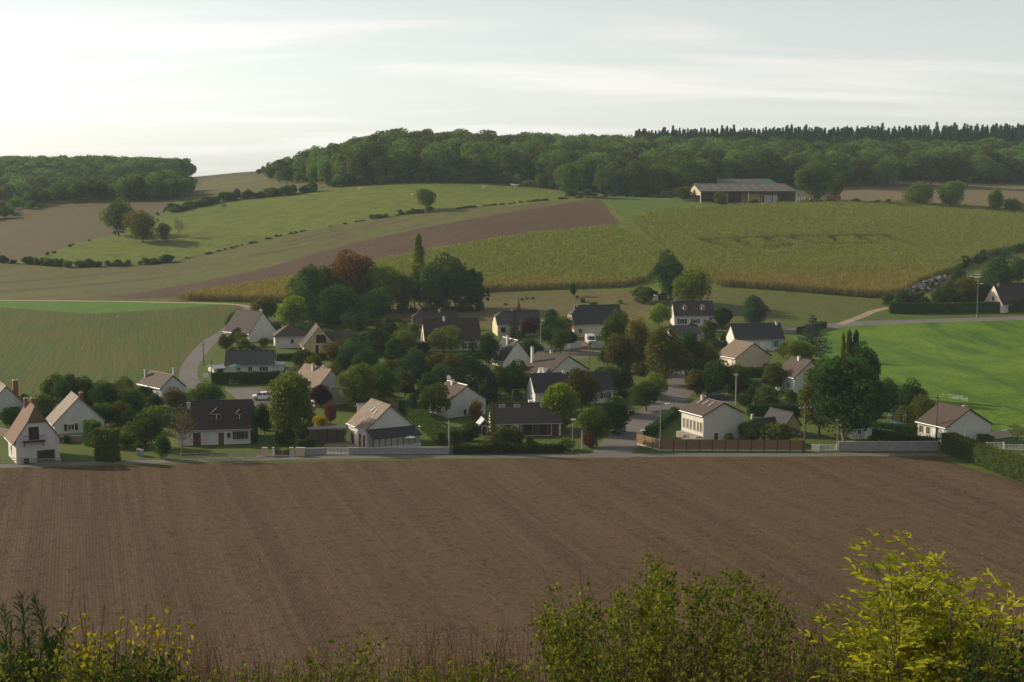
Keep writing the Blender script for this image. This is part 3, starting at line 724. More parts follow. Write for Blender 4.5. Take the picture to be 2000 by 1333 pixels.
# ------------------------------------------------------------------ houses
class House:
    """front wall on local y = 0 facing -y; ridge along y (front 'G', a gable) or along x (front 'E', the eaves)"""
    def __init__(s, name, label, px, base, front, wpx, wall, ridge, depth, yaw, roof, wallm, hips=(1, 1), over=0.35, verge=0.22, group=None, roof_th=0.2, chim=(), ridge_cap=None):
        p = ground(px, base); sc = math.hypot(p[1], CAMZ - p[2]) / FPX
        az = math.atan2(p[0], p[1]); s.sc = sc
        yaw = R(yaw); s.yaw = yaw
        s.W = W = wpx * sc / max(.35, math.cos(yaw + az)); s.D = D = depth
        s.e = e = wall * sc * 1.01; s.r = r = ridge * sc * 1.01
        if front == 'E':  # the ridge stands further back than the front wall: allow for the view from above
            s.r = r = r - D / 2 * (CAMZ - p[2] - r) / p[1]
        s.front = front; s.over = over
        s.root = root = empty(name, (p[0], p[1], p[2]), yaw); tag(root, label, 'house', group)
        s.foot = (p[0], p[1]); s.rect = (px - wpx * .5 - 8, px + wpx * .5 + 4, base - ridge, base - 2)
        U, V = (W, D) if front == 'G' else (D, W)
        s.U, s.V = U, V; a = U / 2
        s.slope = (r - e) / a
        def X(u, v, z): return (u, v + V / 2, z) if front == 'G' else (v, u + U / 2, z)
        s.X = X
        w = MB(); B = -0.8
        def prof(t):
            if t >= .999: return [(-a, B), (a, B), (a, e), (0, r), (-a, e)]
            ut = a * (1 - t); zt = e + (r - e) * t
            return [(-a, B), (a, B), (a, e), (ut, zt), (-ut, zt), (-a, e)] if t > 0.01 else [(-a, B), (a, B), (a, e), (-a, e)]
        for sg, t in ((-1, hips[0]), (1, hips[1])):
            w.poly([X(u, sg * V / 2, z - (0.02 if z > e else 0)) for u, z in prof(t)])
        for sg in (-1, 1):
            w.poly([X(sg * a, -V / 2, B), X(sg * a, V / 2, B), X(sg * a, V / 2, e), X(sg * a, -V / 2, e)])
        w.build('wall', wallm, root)
        rf = MB(); o = over; zo = e - s.slope * o
        up = 0.03
        def ends(sg, t):
            v1 = sg * (V / 2 + (verge if t >= .999 else verge if t > .01 else o))
            ins = (1 - t) * a
            return v1, a * (1 - t) if t > .01 else a + o, (e + (r - e) * t if t > .01 else zo), sg * (V / 2 - ins + (verge if t >= .999 else 0))
        A0, A1 = ends(-1, hips[0]), ends(1, hips[1])
        th = Vector((0, 0, -roof_th))
        slopes = []
        for sg in (-1, 1):
            pts = [X(sg * (a + o), A0[0], zo + up + roof_th), X(sg * (a + o), A1[0], zo + up + roof_th)]
            if hips[1] < .999 and hips[1] > .01: pts.append(X(sg * A1[1], A1[0], A1[2] + up + roof_th))
            pts += [X(0, A1[3], r + up + roof_th), X(0, A0[3], r + up + roof_th)]
            if hips[0] < .999 and hips[0] > .01: pts.append(X(sg * A0[1], A0[0], A0[2] + up + roof_th))
            slopes.append(pts)
        for pts in slopes: rf.prism(pts, th)
        for (v1, ut, zt, vr), t in ((A0, hips[0]), (A1, hips[1])):
            if t < .999: rf.prism([X(-ut, v1, zt + up + roof_th), X(ut, v1, zt + up + roof_th), X(0, vr, r + up + roof_th)], th)
        s.roof = rf.build('roof', roof, root)
        cap = MB(); zc = r + up + roof_th
        cap.cyl(X(0, A0[3], zc - .02), X(0, A1[3], zc - .02), 0.11, n=6); cap.build('ridge_tiles', ridge_cap or roof, s.roof)
        # bargeboards under the verges and gutters along the eaves
        for sg in (-1, 1): gt = MB(); gt.cyl(X(sg * (a + o + .07), A0[0], zo + .10), X(sg * (a + o + .07), A1[0], zo + .10), .07, n=6); gt.build('gutter', 'zinc', s.roof)
        for u, v, hgt, m in chim: s.chimney(u, v, hgt, m)
    def chimney(s, u, v, hgt=1.1, m='brick', wd=.55):
        """u, v in fractions of the half width and half length"""
        U, V = s.U / 2, s.V / 2
        zb = s.e + (s.r - s.e) * (1 - abs(u)) - .6
        x, y, _ = s.X(u * U, v * V, 0)
        c = MB().box(x - wd / 2, x + wd / 2, y - wd * .4, y + wd * .4, zb, s.r + hgt).build('chimney', m, s.root)
        MB().box(x - wd / 2 - .07, x + wd / 2 + .07, y - wd * .4 - .07, y + wd * .4 + .07, s.r + hgt, s.r + hgt + .12).build('chimney_cap', 'concrete', c)
        MB().cyl((x, y, s.r + hgt + .12), (x, y, s.r + hgt + .42), .13, .11).build('chimney_pot', 'brick', c)
        return c
    def _frame(s, face, f):
        """origin and in-plane x axis of a wall face; f = fraction along it"""
        if face == 'F': return Vector((f * s.W, 0, 0)), Vector((1, 0, 0)), Vector((0, -1, 0))
        if face == 'L': return Vector((-s.W / 2, (.5 - f) * s.D, 0)), Vector((0, -1, 0)), Vector((-1, 0, 0))
        if face == 'R': return Vector((s.W / 2, (.5 + f) * s.D, 0)), Vector((0, 1, 0)), Vector((1, 0, 0))
    def _slab(s, mb, O, ax, nrm, x0, x1, z0, z1, d0, d1):
        c = [O + ax * x + nrm * d + Vector((0, 0, z)) for z in (z0, z1) for x, d in ((x0, d0), (x1, d0), (x1, d1), (x0, d1))]
        for q in ((3,2,1,0),(4,5,6,7),(0,1,5,4),(1,2,6,5),(2,3,7,6),(3,0,4,7)): mb.poly([c[i] for i in q])
    def window(s, face, f, z, w=1.2, h=1.2, shutter=None, frame='white_paint', pane='glass', bars=1, sill=True, name='window'):
        O, ax, nr = s._frame(face, f)
        fr = MB(); t = .08
        for x0, x1, z0, z1 in ((-w/2, -w/2+t, z, z+h), (w/2-t, w/2, z, z+h), (-w/2+t, w/2-t, z, z+t), (-w/2+t, w/2-t, z+h-t, z+h)):
            s._slab(fr, O, ax, nr, x0, x1, z0, z1, -.05, .07)
        for b in range(bars):
            xb = -w/2 + w * (b + 1) / (bars + 1); s._slab(fr, O, ax, nr, xb - .03, xb + .03, z + t, z + h - t, -.05, .05)
        o = fr.build(name, frame, s.root)
        p = MB(); s._slab(p, O, ax, nr, -w/2+t*.5, w/2-t*.5, z+t*.5, z+h-t*.5, -.04, .02); p.build('pane', pane, o)
        if sill:
            q = MB(); s._slab(q, O, ax, nr, -w/2-.1, w/2+.1, z-.1, z-.005, -.04, .14); q.build('sill', 'concrete', o)
        if shutter:
            for sg in (-1, 1):
                q = MB(); xa = sg * (w/2 + .04); xb = sg * (w/2 + .04 + w * .46)
                s._slab(q, O, ax, nr, min(xa, xb), max(xa, xb), z, z + h, .01, .07); q.build('shutter', shutter, o)
        return o
    def door(s, face, f, w=1.0, h=2.1, m='brown_wood', frame='white_paint', z=0.0, name='door'):
        O, ax, nr = s._frame(face, f)
        d = MB(); s._slab(d, O, ax, nr, -w/2, w/2, z, z + h, -.05, .05); o = d.build(name, m, s.root)
        q = MB(); t = .1
        for x0, x1, z0, z1 in ((-w/2-t, -w/2, z, z+h+t), (w/2, w/2+t, z, z+h+t), (-w/2, w/2, z+h, z+h+t)): s._slab(q, O, ax, nr, x0, x1, z0, z1, -.05, .09)
        q.build('door_frame', frame, o)
        if w < 1.6:
            q = MB(); s._slab(q, O, ax, nr, w*.3, w*.38, z + 1.0, z + 1.12, .05, .10); q.build('handle', 'grey_metal', o)
        return o
    def plinth(s, z, m='stone'):
        MB().box(-s.W/2 - .03, s.W/2 + .03, -.03, s.D + .03, -.8, z).build('plinth', m, s.root)
    # roof features -----------------------------------------------------
    def _slope_pt(s, side, f, t, lift=0.0):
        """point on a slope: side -1 = left/front slope, +1 = the other; f along the ridge, t up the slope"""
        a = s.U / 2; u = side * a * (1 - t); z = s.e + (s.r - s.e) * t + .23
        return Vector(s.X(u, f * s.V, z + lift))
    def skylight(s, side, f, t, w=.8, h=1.1, m='roof_glass'):
        n_up = Vector(s.X(0, 0, s.r)) - Vector(s.X(side * s.U / 2, 0, s.e)); L = n_up.length; up = n_up / L
        along = (Vector(s.X(0, 1, 0)) - Vector(s.X(0, 0, 0))).normalized()
        nrm = along.cross(up); nrm = nrm if nrm.z > 0 else -nrm
        c = s._slope_pt(side, f, t)
        def slab(mb, ww, hh, d0, d1):
            q = [c + along * x + up * y + nrm * d for d in (d0, d1) for x, y in ((-ww/2, -hh/2), (ww/2, -hh/2), (ww/2, hh/2), (-ww/2, hh/2))]
            for k in ((3,2,1,0),(4,5,6,7),(0,1,5,4),(1,2,6,5),(2,3,7,6),(3,0,4,7)): mb.poly([q[i] for i in k])
        a = MB(); slab(a, w + .16, h + .16, -.1, .09); o = a.build('skylight', 'grey_metal', s.roof)
        b = MB(); slab(b, w, h, .02, .11); b.build('pane', m, o)
    def dormer(s, f, t, w=1.5, h=1.2, roofm='tile_purple', wallm='brown_wood', side=-1):
        """small gabled dormer on the front slope of an 'E' house, t = foot of its window up the slope"""
        p = s._slope_pt(side, f, t); x, y, z = p; z -= .25
        run = (h + w * .5) / s.slope + .2
        a = MB(); a.prism([(x - w/2, y, z + h), (x - w/2, y + run, z + h), (x + w/2, y + run, z + h), (x + w/2, y, z + h)], (0, 0, -h - .1))
        o = a.build('dormer', wallm, s.root)
        g = MB(); g.prism([(x - w/2, y, z + h), (x + w/2, y, z + h), (x, y, z + h + w * .42)], (0, .15, 0)); g.build('dormer_gable', wallm, o)
        q = MB(); v = .22
        q.prism([(x - w/2 - v, y - .3, z + h - v * .85), (x, y - .3, z + h + w * .42 + .05), (x, y + run, z + h + w * .42 + .05), (x - w/2 - v, y + run * .75, z + h - v * .85)], (0, 0, .1))
        q.prism([(x + w/2 + v, y - .3, z + h - v * .85), (x, y - .3, z + h + w * .42 + .05), (x, y + run, z + h + w * .42 + .05), (x + w/2 + v, y + run * .75, z + h - v * .85)], (0, 0, .1))
        q.build('dormer_roof', roofm, o)
        fr = MB().box(x - w/2 + .1, x + w/2 - .1, y - .07, y + .02, z + .12, z + h - .04).build('window_frame', 'render_cream', o)
        for sg in (-1, 1):
            xc = x + sg * (w/4 - .03); MB().box(xc - w/4 + .12, xc + w/4 - .12, y - .09, y - .03, z + .2, z + h - .12).build('pane', 'glass', o)
    def box_part(s, name, x0, x1, y0, y1, z0, z1, m, parent=None):
        return MB().box(x0, x1, y0, y1, z0, z1).build(name, m, parent or s.root)
# ------------------------------------------------------------------ the houses of the village
HOUSES = []
def H(*a, **k):
    h = House(*a, **k); HOUSES.append(h); return h
# front row, from the left
h = H('balcony_house', 'white gabled house with orange half-hipped roof and dark balcony at the left edge', 75, 903, 'G', 80, 45, 104, 7.5, 28, 'tile_orange', 'render_white', hips=(.55, 1), over=.5, chim=((.1, .35, .9, 'brick'), (-.15, .75, .7, 'brick')))
h.window('F', -.08, 3.55, 1.5, 2.0, None, 'dark_wood', bars=1, sill=False); h.door('F', .18, 2.6, 1.9, 'dark_wood', 'concrete', -.1, 'garage_door'); h.window('F', -.27, .0, .8, .8, None, 'dark_wood')
bal = h.box_part('balcony', -2.2, 1.0, -1.0, -.02, 3.3, 3.45, 'dark_wood')
MB().box(-2.2, 1.0, -1.02, -.96, 4.3, 4.36).box(-2.2, 1.0, -1.02, -.96, 3.5, 3.56).build('railing', 'dark_wood', bal)
for i in range(13): MB().box(-2.2 + i * .26, -2.17 + i * .26, -1.0, -.97, 3.45, 4.3).build('baluster', 'dark_wood', bal)
for x in (-2.0, .85): MB().prism([(x - .05, -.9, 3.3), (x + .05, -.9, 3.3), (x + .05, -.02, 2.5), (x - .05, -.02, 2.5)], (0, 0, .12)).build('bracket', 'dark_wood', bal)
h.window('L', -.1, 1.0, 1.1, 1.3)
h = H('garden_house', 'grey-white gabled house cut off by the left edge of the picture', 14, 814, 'G', 70, 20, 58, 10, 30, 'tile_lichen', 'render_grey', ridge_cap='tile_lichen')
h.window('F', .1, .3, 1.2, 1.3, 'brown_wood'); h.chimney(.8, .1, .3, 'brick', .9)
h = H('cottage', 'pale gabled house with lichen-grey roof and one dark-shuttered window behind hedge block', 156, 848, 'G', 94, 23, 70, 6.8, 27, 'tile_lichen', 'render_grey', over=.3, chim=((.25, .1, .35, 'brick'),))
h.window('F', -.17, .75, 1.15, 1.1, 'dark_wood'); h.plinth(.25); h.window('L', 0, .6, 1.0, 1.2); h.window('L', .3, .6, .8, 1.2)
h = H('dormer_house', 'long house with dark brown roof, two brown dormers and an arched door', 419, 869, 'E', 138, 31, 84, 8.5, 9, 'tile_purple', 'render_white', over=.3, verge=.35, chim=((-.25, -.72, .0, 'concrete'),))
h.dormer(.03, .30, 1.7, 1.15); h.dormer(.35, .30, 1.1, 1.1)
h.door('F', -.24, 1.3, 2.1, 'brown_wood', name='door'); h.door('F', .095, .9, 2.0); h.window('F', .36, .85, 1.25, 1.25, 'brown_wood', 'brown_wood'); h.window('F', .20, 1.1, .55, .8, None, 'brown_wood')
h = H('workshop_house', 'gabled house with ribbed pale roof and glazed veranda under a black lean-to roof', 763, 874, 'G', 92, 38, 80, 7.6, 29, 'tile_cement', 'render_white', over=.25)
h.skylight(-1, -.02, .68, .35, .9, 'curtain_glass'); h.skylight(-1, -.20, .62, .35, .9, 'curtain_glass')
W2 = h.W / 2
v = MB().prism([(-W2 + .05, -.05, 3.15), (W2 - .05, -.05, 3.15), (W2 + .55, -2.1, 1.95), (-W2 + .25, -2.1, 1.95)], (0, 0, .12)).build('veranda_roof', 'tile_slate', h.root)
vw = MB().box(-W2 + .3, W2 + .3, -2.0, -1.85, -.6, .65).build('veranda_wall', 'render_grey', h.root)
gw = (h.W - .1) / 8
for i in range(8):
    x0 = -W2 + .35 + i * gw
    MB().box(x0 + .05, x0 + gw - .05, -1.95, -1.91, .65, 1.95).build('pane', 'curtain_glass', vw)
    MB().box(x0 - .05, x0 + .05, -2.0, -1.88, .65, 2.0).build('mullion', 'dark_metal', vw)
h.door('L', .15, 1.0, 2.2, 'brown_wood', 'render_cream'); h.door('L', .38, .9, 2.2, 'dark_wood', 'render_cream'); h.door('L', -.25, 1.2, 2.2, 'dark_wood', 'render_cream')
h = H('bungalow', 'low brown-roofed bungalow with three roof windows behind the roadside hedge', 1028, 852, 'E', 135, 26, 62, 8.5, 4, 'tile_purple', 'render_white', over=.45, hips=(1, 1))
for f in (-.33, -.11, .28): h.skylight(-1, f, .82, .85, .8)
h.window('F', .02, .15, 1.5, 2.0, 'brown_wood', 'brown_wood', sill=False); h.window('F', .24, .15, 1.4, 2.0, 'brown_wood', 'brown_wood', sill=False); h.door('F', -.12, .9, 2.1, 'white_paint'); h.door('F', -.28, 2.2, 2.1, 'brown_wood', name='garage_door'); h.door('F', .42, 1.2, 2.1, 'brown_wood')
h = H('corner_house', 'white gabled house with brown roof and tall lit side windows above the timber fence', 1412, 861, 'G', 76, 51, 72, 6.6, 26, 'tile_brown', 'render_white', over=.3, chim=((-.1, .7, .55, 'render_cream'),), ridge_cap='tile_pink')
for f in (-.16, .0, .16): h.skylight(-1, f * 1.6 + .05, .72, .22, 1.1, 'curtain_glass')
for f in (-.38, -.22, -.06, .10, .26, .40): h.window('L', f, 1.6, .62, 1.7, None, 'render_cream', sill=False)
h.door('F', -.18, .85, 1.45, 'brown_wood', z=-.05); h.box_part('terrace', -h.W/2 - 1.2, -h.W/2 - .04, .3, h.D - .3, -.8, 1.0, 'stone')
h = H('smoking_house', 'white gabled house with brown roof and smoking chimney at the right edge', 1891, 861, 'G', 82, 29, 60, 7.0, 25, 'tile_brown', 'render_white', over=.3, chim=((.08, -.55, .35, 'brick'),))
SMOKE_AT = h
for f in (-.36, -.12): h.window('L', f, .75, 1.0, 1.3, None, 'render_cream')
h.door('L', .12, 1.0, 2.1, 'white_paint'); h.door('L', .32, 1.6, 2.1, 'white_paint', name='garage_door')
h = H('slate_cottage', 'small slate-roofed cottage with lit tan gable half hidden by shrubs', 1548, 852, 'G', 30, 20, 43, 6, 28, 'tile_slate', 'render_tan', over=.2)
h.window('L', 0, .6, .8, 1.0)
w2 = MB().prism([(-6.2, 1.0, 1.4), (-1.0, 1.0, 1.4), (-1.0, 3.6, 2.9), (-6.2, 3.6, 2.9)], (0, 0, -.2)).build('wing_roof', 'tile_slate', h.root)
MB().box(-6.0, -1.05, 1.2, 5.0, -.8, 1.3).build('wing_wall', 'render_white', h.root); MB().box(-6.1, -5.7, 3.3, 3.7, 1.4, 3.7).build('chimney', 'concrete', h.root)
h = H('garden_chalet', 'small white chalet with lean-to roof behind the huge dark birch', 1684, 858, 'E', 36, 22, 32, 4, 12, 'tile_slate', 'render_white', over=.25)
h.window('F', -.15, .7, .7, 1.0); h.door('F', .25, .8, 1.8, 'white_paint')
# second row
h = H('low_roofed_house', 'house with low brown roof and two chimneys beside the left street', 338, 776, 'G', 44, 20, 41, 9, 42, 'tile_brown', 'render_grey', over=.3, chim=((-.5, .9, .5, 'concrete'), (.75, -.4, 1.1, 'concrete')), ridge_cap='tile_lichen')
h.window('F', 0, .5, 1.0, 1.1)
h = H('hedged_bungalow', 'white bungalow with black slate roof behind a clipped hedge', 487, 727, 'E', 92, 13, 40, 8.5, 6, 'tile_slate', 'render_white', over=.3)
h.window('F', .02, .1, 1.0, 1.1, None, 'white_paint', sill=False); h.window('F', .30, .1, 2.0, 1.1, None, 'white_paint', sill=False, bars=2); h.window('F', -.22, .3, 1.0, .8)
MB().box(h.W/2 + .02, h.W/2 + 2.2, .8, 5, -.8, 1.3).build('annex', 'render_white', h.root); MB().box(h.W/2 + .02, h.W/2 + 2.4, .5, 5.2, 1.32, 1.5).build('annex_roof', 'grey_metal', h.root)
h = H('pink_tiled_house', 'grey gabled house with pink tile roof behind the purple-leaved tree', 648, 792, 'G', 66, 30, 68, 10.5, 36, 'tile_pink', 'render_grey', over=.35, chim=((-.2, .1, .6, 'render_grey'), (.1, -.35, .5, 'render_grey')))
h.window('F', .05, 2.6, .7, .9); h.window('L', .2, .8, 1.0, 1.2)
h = H('dish_house', 'grey gabled house with white ridge and satellite dish in the village centre', 912, 813, 'G', 74, 30, 58, 7.0, 32, 'tile_brown', 'render_grey', over=.3, chim=((-.12, .25, .6, 'white_paint'),), ridge_cap='white_paint')
h.door('F', .13, .9, 2.0, 'white_paint'); h.window('F', .26, .2, .55, 1.9, None, 'dark_wood', sill=False, bars=0); h.window('F', -.05, .3, .5, .9, None, 'dark_wood')
x, y, _ = h.X(-.2, .42 * h.V, 0)
d = MB().cyl((x, y, h.r), (x, y, h.r + .9), .04).build('antenna_mast', 'grey_metal', h.root); MB().cyl((x - .1, y - .25, h.r + .9), (x - .12, y - .33, h.r + .93), .15, .42, 12).build('satellite_dish', 'white_paint', h.root)
h = H('steep_roofed_house', 'white gabled house with steep purple-brown roof beside the field track', 514, 666, 'G', 52, 17, 55, 10, 50, 'tile_purple', 'render_white', over=.3, chim=((.35, -.5, .5, 'white_paint'),))
h = H('hipped_house', 'white cottage under a dark pyramid roof between two gabled houses', 568, 680, 'E', 60, 23, 46, 8.0, 12, 'tile_purple', 'render_white', hips=(0, 0), over=.4)
h.window('F', .05, 1.2, .7, .9, None, 'dark_wood')
h = H('timbered_house', 'tan chalet-like house with white bargeboards and brown balcony window', 622, 690, 'G', 54, 16, 50, 8, 12, 'tile_purple', 'render_ochre', over=.5)
for sg in (-1, 1): MB().prism([(sg * (h.W/2 + .5), -.32, h.e - .5 * h.slope + .1), (0, -.32, h.r + .1), (0, -.32, h.r + .38), (sg * (h.W/2 + .5), -.32, h.e - .5 * h.slope + .38)], (0, .06, 0)).build('bargeboard', 'white_paint', h.root)
h.window('F', .1, 2.4, 2.4, 2.0, None, 'brown_wood', sill=False); h.door('F', -.05, .9, 2.0, 'dark_wood'); h.window('F', .3, .4, 1.6, 1.5, None, 'brown_wood')
MB().prism([(h.W/2 - 1, 1.0, 2.1), (h.W/2 + 7.6, 1.0, 2.1), (h.W/2 + 7.6, 4.6, 4.6), (h.W/2 - 1, 4.6, 4.6)], (0, 0, -.2)).prism([(h.W/2 + 7.6, 8.2, 2.1), (h.W/2 - 1, 8.2, 2.1), (h.W/2 - 1, 4.6, 4.6), (h.W/2 + 7.6, 4.6, 4.6)], (0, 0, -.2)).build('wing_roof', 'tile_brown', h.root)
MB().box(h.W/2 - 1, h.W/2 + 7.3, 1.3, 7.9, -.8, 2.0).build('wing_wall', 'brown_wood', h.root)
h = H('gable_house', 'white gabled house with dark steep roof and timbered lit side behind two thujas', 1011, 717, 'G', 52, 14, 50, 7.5, 26, 'tile_slate', 'render_white', over=.3, chim=((-.25, -.1, .9, 'render_white'),), ridge_cap='white_paint')
h.window('L', -.2, .3, 1.0, 1.4, 'brown_wood'); h.window('L', .25, .3, 1.0, 1.4, 'brown_wood')
h = H('long_house', 'long white house with brown roof, two tiny gablets and sunlit side wall', 1110, 745, 'G', 78, 18, 48, 9.0, 44, 'tile_brown', 'render_white', over=.3, chim=((-.55, .65, 1.6, 'white_paint'), (.05, .2, .6, 'white_paint')))
for f in (-.38, -.22, -.06, .10): h.window('L', f, .3, .8, 1.8, None, 'render_cream', sill=False)
for f in (.22, .36):
    y0 = (.5 - f) * h.D; o = MB().prism([(-h.W/2 - .25, y0 - .5, h.e - .2), (-h.W/2 - .25, y0 + .5, h.e - .2), (-h.W/2 - .25, y0, h.e + 1.3)], (1.4, 0, 0)).build('gablet', 'white_paint', h.root); h.window('L', f, .2, .8, 1.8, None, 'render_cream', sill=False)
h = H('slate_house', 'slate-roofed house with lit tan gable behind the weeping willow', 1122, 790, 'E', 152, 26, 60, 7.0, 13, 'tile_slate', 'render_white', over=.3)
h.window('F', .40, .9, 1.0, 1.2, 'dark_wood'); h.window('F', .18, .9, 1.0, 1.2, 'dark_wood'); h.chimney(.0, -.15, .5, 'white_paint'); h.window('F', -.2, .8, 1.2, 1.2, 'dark_wood')
MB().box(-h.W/2 - 1.0, -h.W/2 - .3, .5, 1.6, -.3, .9).build('oil_tank', 'white_paint', h.root)
# back row
h = H('half_hipped_house', 'dark brown half-hipped roof house behind another, at the scrub meadow', 852, 648, 'E', 88, 10, 38, 9, 8, 'tile_purple', 'render_white', hips=(.6, 1), over=.4, chim=((-.05, .2, .6, 'concrete'),)); h.window('F', -.4, .2, .9, 1.0)
h = H('big_roofed_house', 'big purple-brown roofed house with sunlit left gable behind the round tree', 885, 686, 'E', 108, 22, 62, 9.5, 10, 'tile_purple', 'render_cream', over=.45, chim=((-.1, -.25, .6, 'white_paint'),))
h.window('L', .25, .5, 1.0, 1.3, None, 'brown_wood'); h.window('F', .33, .4, 1.2, 1.5); h.window('F', .2, .4, 1.2, 1.5); h.window('L', -.1, 3.0, .9, 1.2, None, 'brown_wood')
h = H('slate_villa', 'slate half-hipped house with lit left gable beside the blue spruce', 1014, 656, 'E', 84, 22, 47, 8.5, 10, 'tile_slate', 'render_cream', hips=(.55, 1), over=.3, chim=((-.05, -.2, .4, 'brick'),)); h.window('F', -.37, .9, 1.3, 1.4, None, 'brown_wood'); h.window('F', .1, .9, 1.2, 1.4); h.window('F', .35, .9, 1.2, 1.4)
h = H('dark_roofed_house', 'house with tall black half-hipped roof and cream corner wall behind the white van', 1170, 657, 'E', 96, 24, 59, 9.5, 12, 'tile_slate', 'render_cream', hips=(.5, 1), over=.3, chim=((-.1, -.8, .3, 'brick'),)); h.window('F', -.38, .9, 1.1, 1.3); h.window('F', .1, .9, 1.2, 1.4); h.window('F', .3, .9, 1.2, 1.4)
h = H('shuttered_house', 'white house with brown shutters and two dormer windows below the corn field', 1356, 640, 'E', 76, 23, 50, 8.0, 2, 'tile_purple', 'render_white', over=.3, chim=((0, -.9, .3, 'concrete'),))
h.window('F', -.31, 1.0, 1.3, 1.4, 'brown_wood'); h.window('F', .02, 1.1, 1.2, 1.2, 'brown_wood'); h.door('F', .27, .9, 2.2); h.window('F', .41, 1.9, .6, .9, None, 'brown_wood')
h.dormer(-.22, .33, 1.0, 1.3, 'tile_purple', 'white_paint'); h.dormer(.24, .33, 1.0, 1.3, 'tile_purple', 'white_paint')
h = H('turquoise_shutter_house', 'white house with black roof and turquoise shutters beside the right-hand field', 1484, 685, 'E', 94, 22, 51, 8.0, 8, 'tile_slate', 'render_white', over=.35, chim=((-.1, .85, .5, 'white_paint'),))
h.window('F', .33, .6, 1.2, 1.9, 'turquoise_paint', sill=False); h.window('F', -.2, 1.3, 1.2, .8, None, 'dark_wood'); h.box_part('terrace', h.W*.15, h.W/2 + 1.2, -1.6, -.04, -.8, .35, 'concrete'); h.door('F', 0.05, .9, 2.0, 'white_paint')
h = H('tan_house', 'tan gabled house with sunlit pinkish roof in front of the turquoise-shuttered house', 1471, 718, 'G', 68, 20, 46, 7.0, 28, 'tile_pink', 'render_tan', over=.25)
h.window('L', -.25, .4, 1.0, 1.5); h.door('L', .2, 1.4, 1.8, 'white_paint')
h = H('hidden_white_house', 'white house with brown roof peeping out left of the huge birch', 1583, 768, 'G', 62, 32, 62, 6.5, 24, 'tile_brown', 'render_white', over=.3, chim=((-.1, .1, .5, 'white_paint'),)); h.window('L', .2, .9, 1.2, 1.3); h.window('L', -.25, .9, 1.0, 1.3)
h = H('grey_roofed_house', 'low grey-roofed house almost hidden behind the big chestnut tree', 1340, 668, 'E', 55, 14, 30, 7, 6, 'tile_slate', 'render_grey', over=.3); h.window('F', .3, .4, 1.0, 1.1)
h = H('hillside_house', 'pink-white gable with brown roof above the long hedge at the right edge', 1998, 606, 'E', 76, 14, 51, 8.0, 20, 'tile_purple', 'render_pink', over=.4, chim=((-.1, -.85, .2, 'render_pink'),)); h.window('L', 0, 2.6, .8, 1.2, None, 'brown_wood'); h.window('F', -.2, .6, 1.2, 1.3)
h = H('field_hut', 'tiny grey hut under the dark tree at the corn field edge', 1294, 586, 'G', 16, 8, 14, 3, 15, 'tile_slate', 'dark_wood', over=.2); h.root['category'] = 'hut'; h.door('F', 0, .8, 1.2, 'dark_wood')
# sheds
h = H('garden_shed', 'small brick garden shed with white edge roof behind the workshop house', 716, 812, 'E', 28, 14, 22, 2.6, 16, 'grey_metal', 'brick', over=.35, roof_th=.14); h.root['category'] = 'shed'; h.door('F', .2, .8, 1.0, 'dark_wood'); h.door('F', -.2, .8, 1.0, 'dark_wood')
h = H('tool_shed', 'low white-gabled tool shed beside the sunlit hedge bank', 859, 841, 'G', 26, 7, 15, 3, 45, 'tile_slate', 'render_white', over=.3, roof_th=.14); h.root['category'] = 'shed'; h.door('F', 0, .8, .6, 'dark_wood')
h = H('garden_pavilion', 'small pavilion with pale roof between the spruce and bungalow', 946, 850, 'G', 17, 20, 29, 2.6, 12, 'zinc', 'brown_wood', over=.4, roof_th=.12); h.root['category'] = 'pavilion'; h.door('F', 0, .8, 1.5, 'dark_wood')
h = H('lean_to_shed', 'low shed with orange-brown roof in the hedge beside the street', 1222, 812, 'E', 34, 9, 17, 4, 38, 'tile_orange', 'dark_wood', over=.3, roof_th=.14); h.root['category'] = 'shed'; h.door('F', 0, 1.2, .7, 'brown_wood')
h = H('carport', 'green-topped low carport left of the hedged bungalow', 430, 728, 'E', 24, 8, 15, 4, 30, 'grey_metal', 'render_white', over=.3, roof_th=.12); h.root['category'] = 'carport'; h.door('F', 0, 1.4, .8, 'dark_wood')

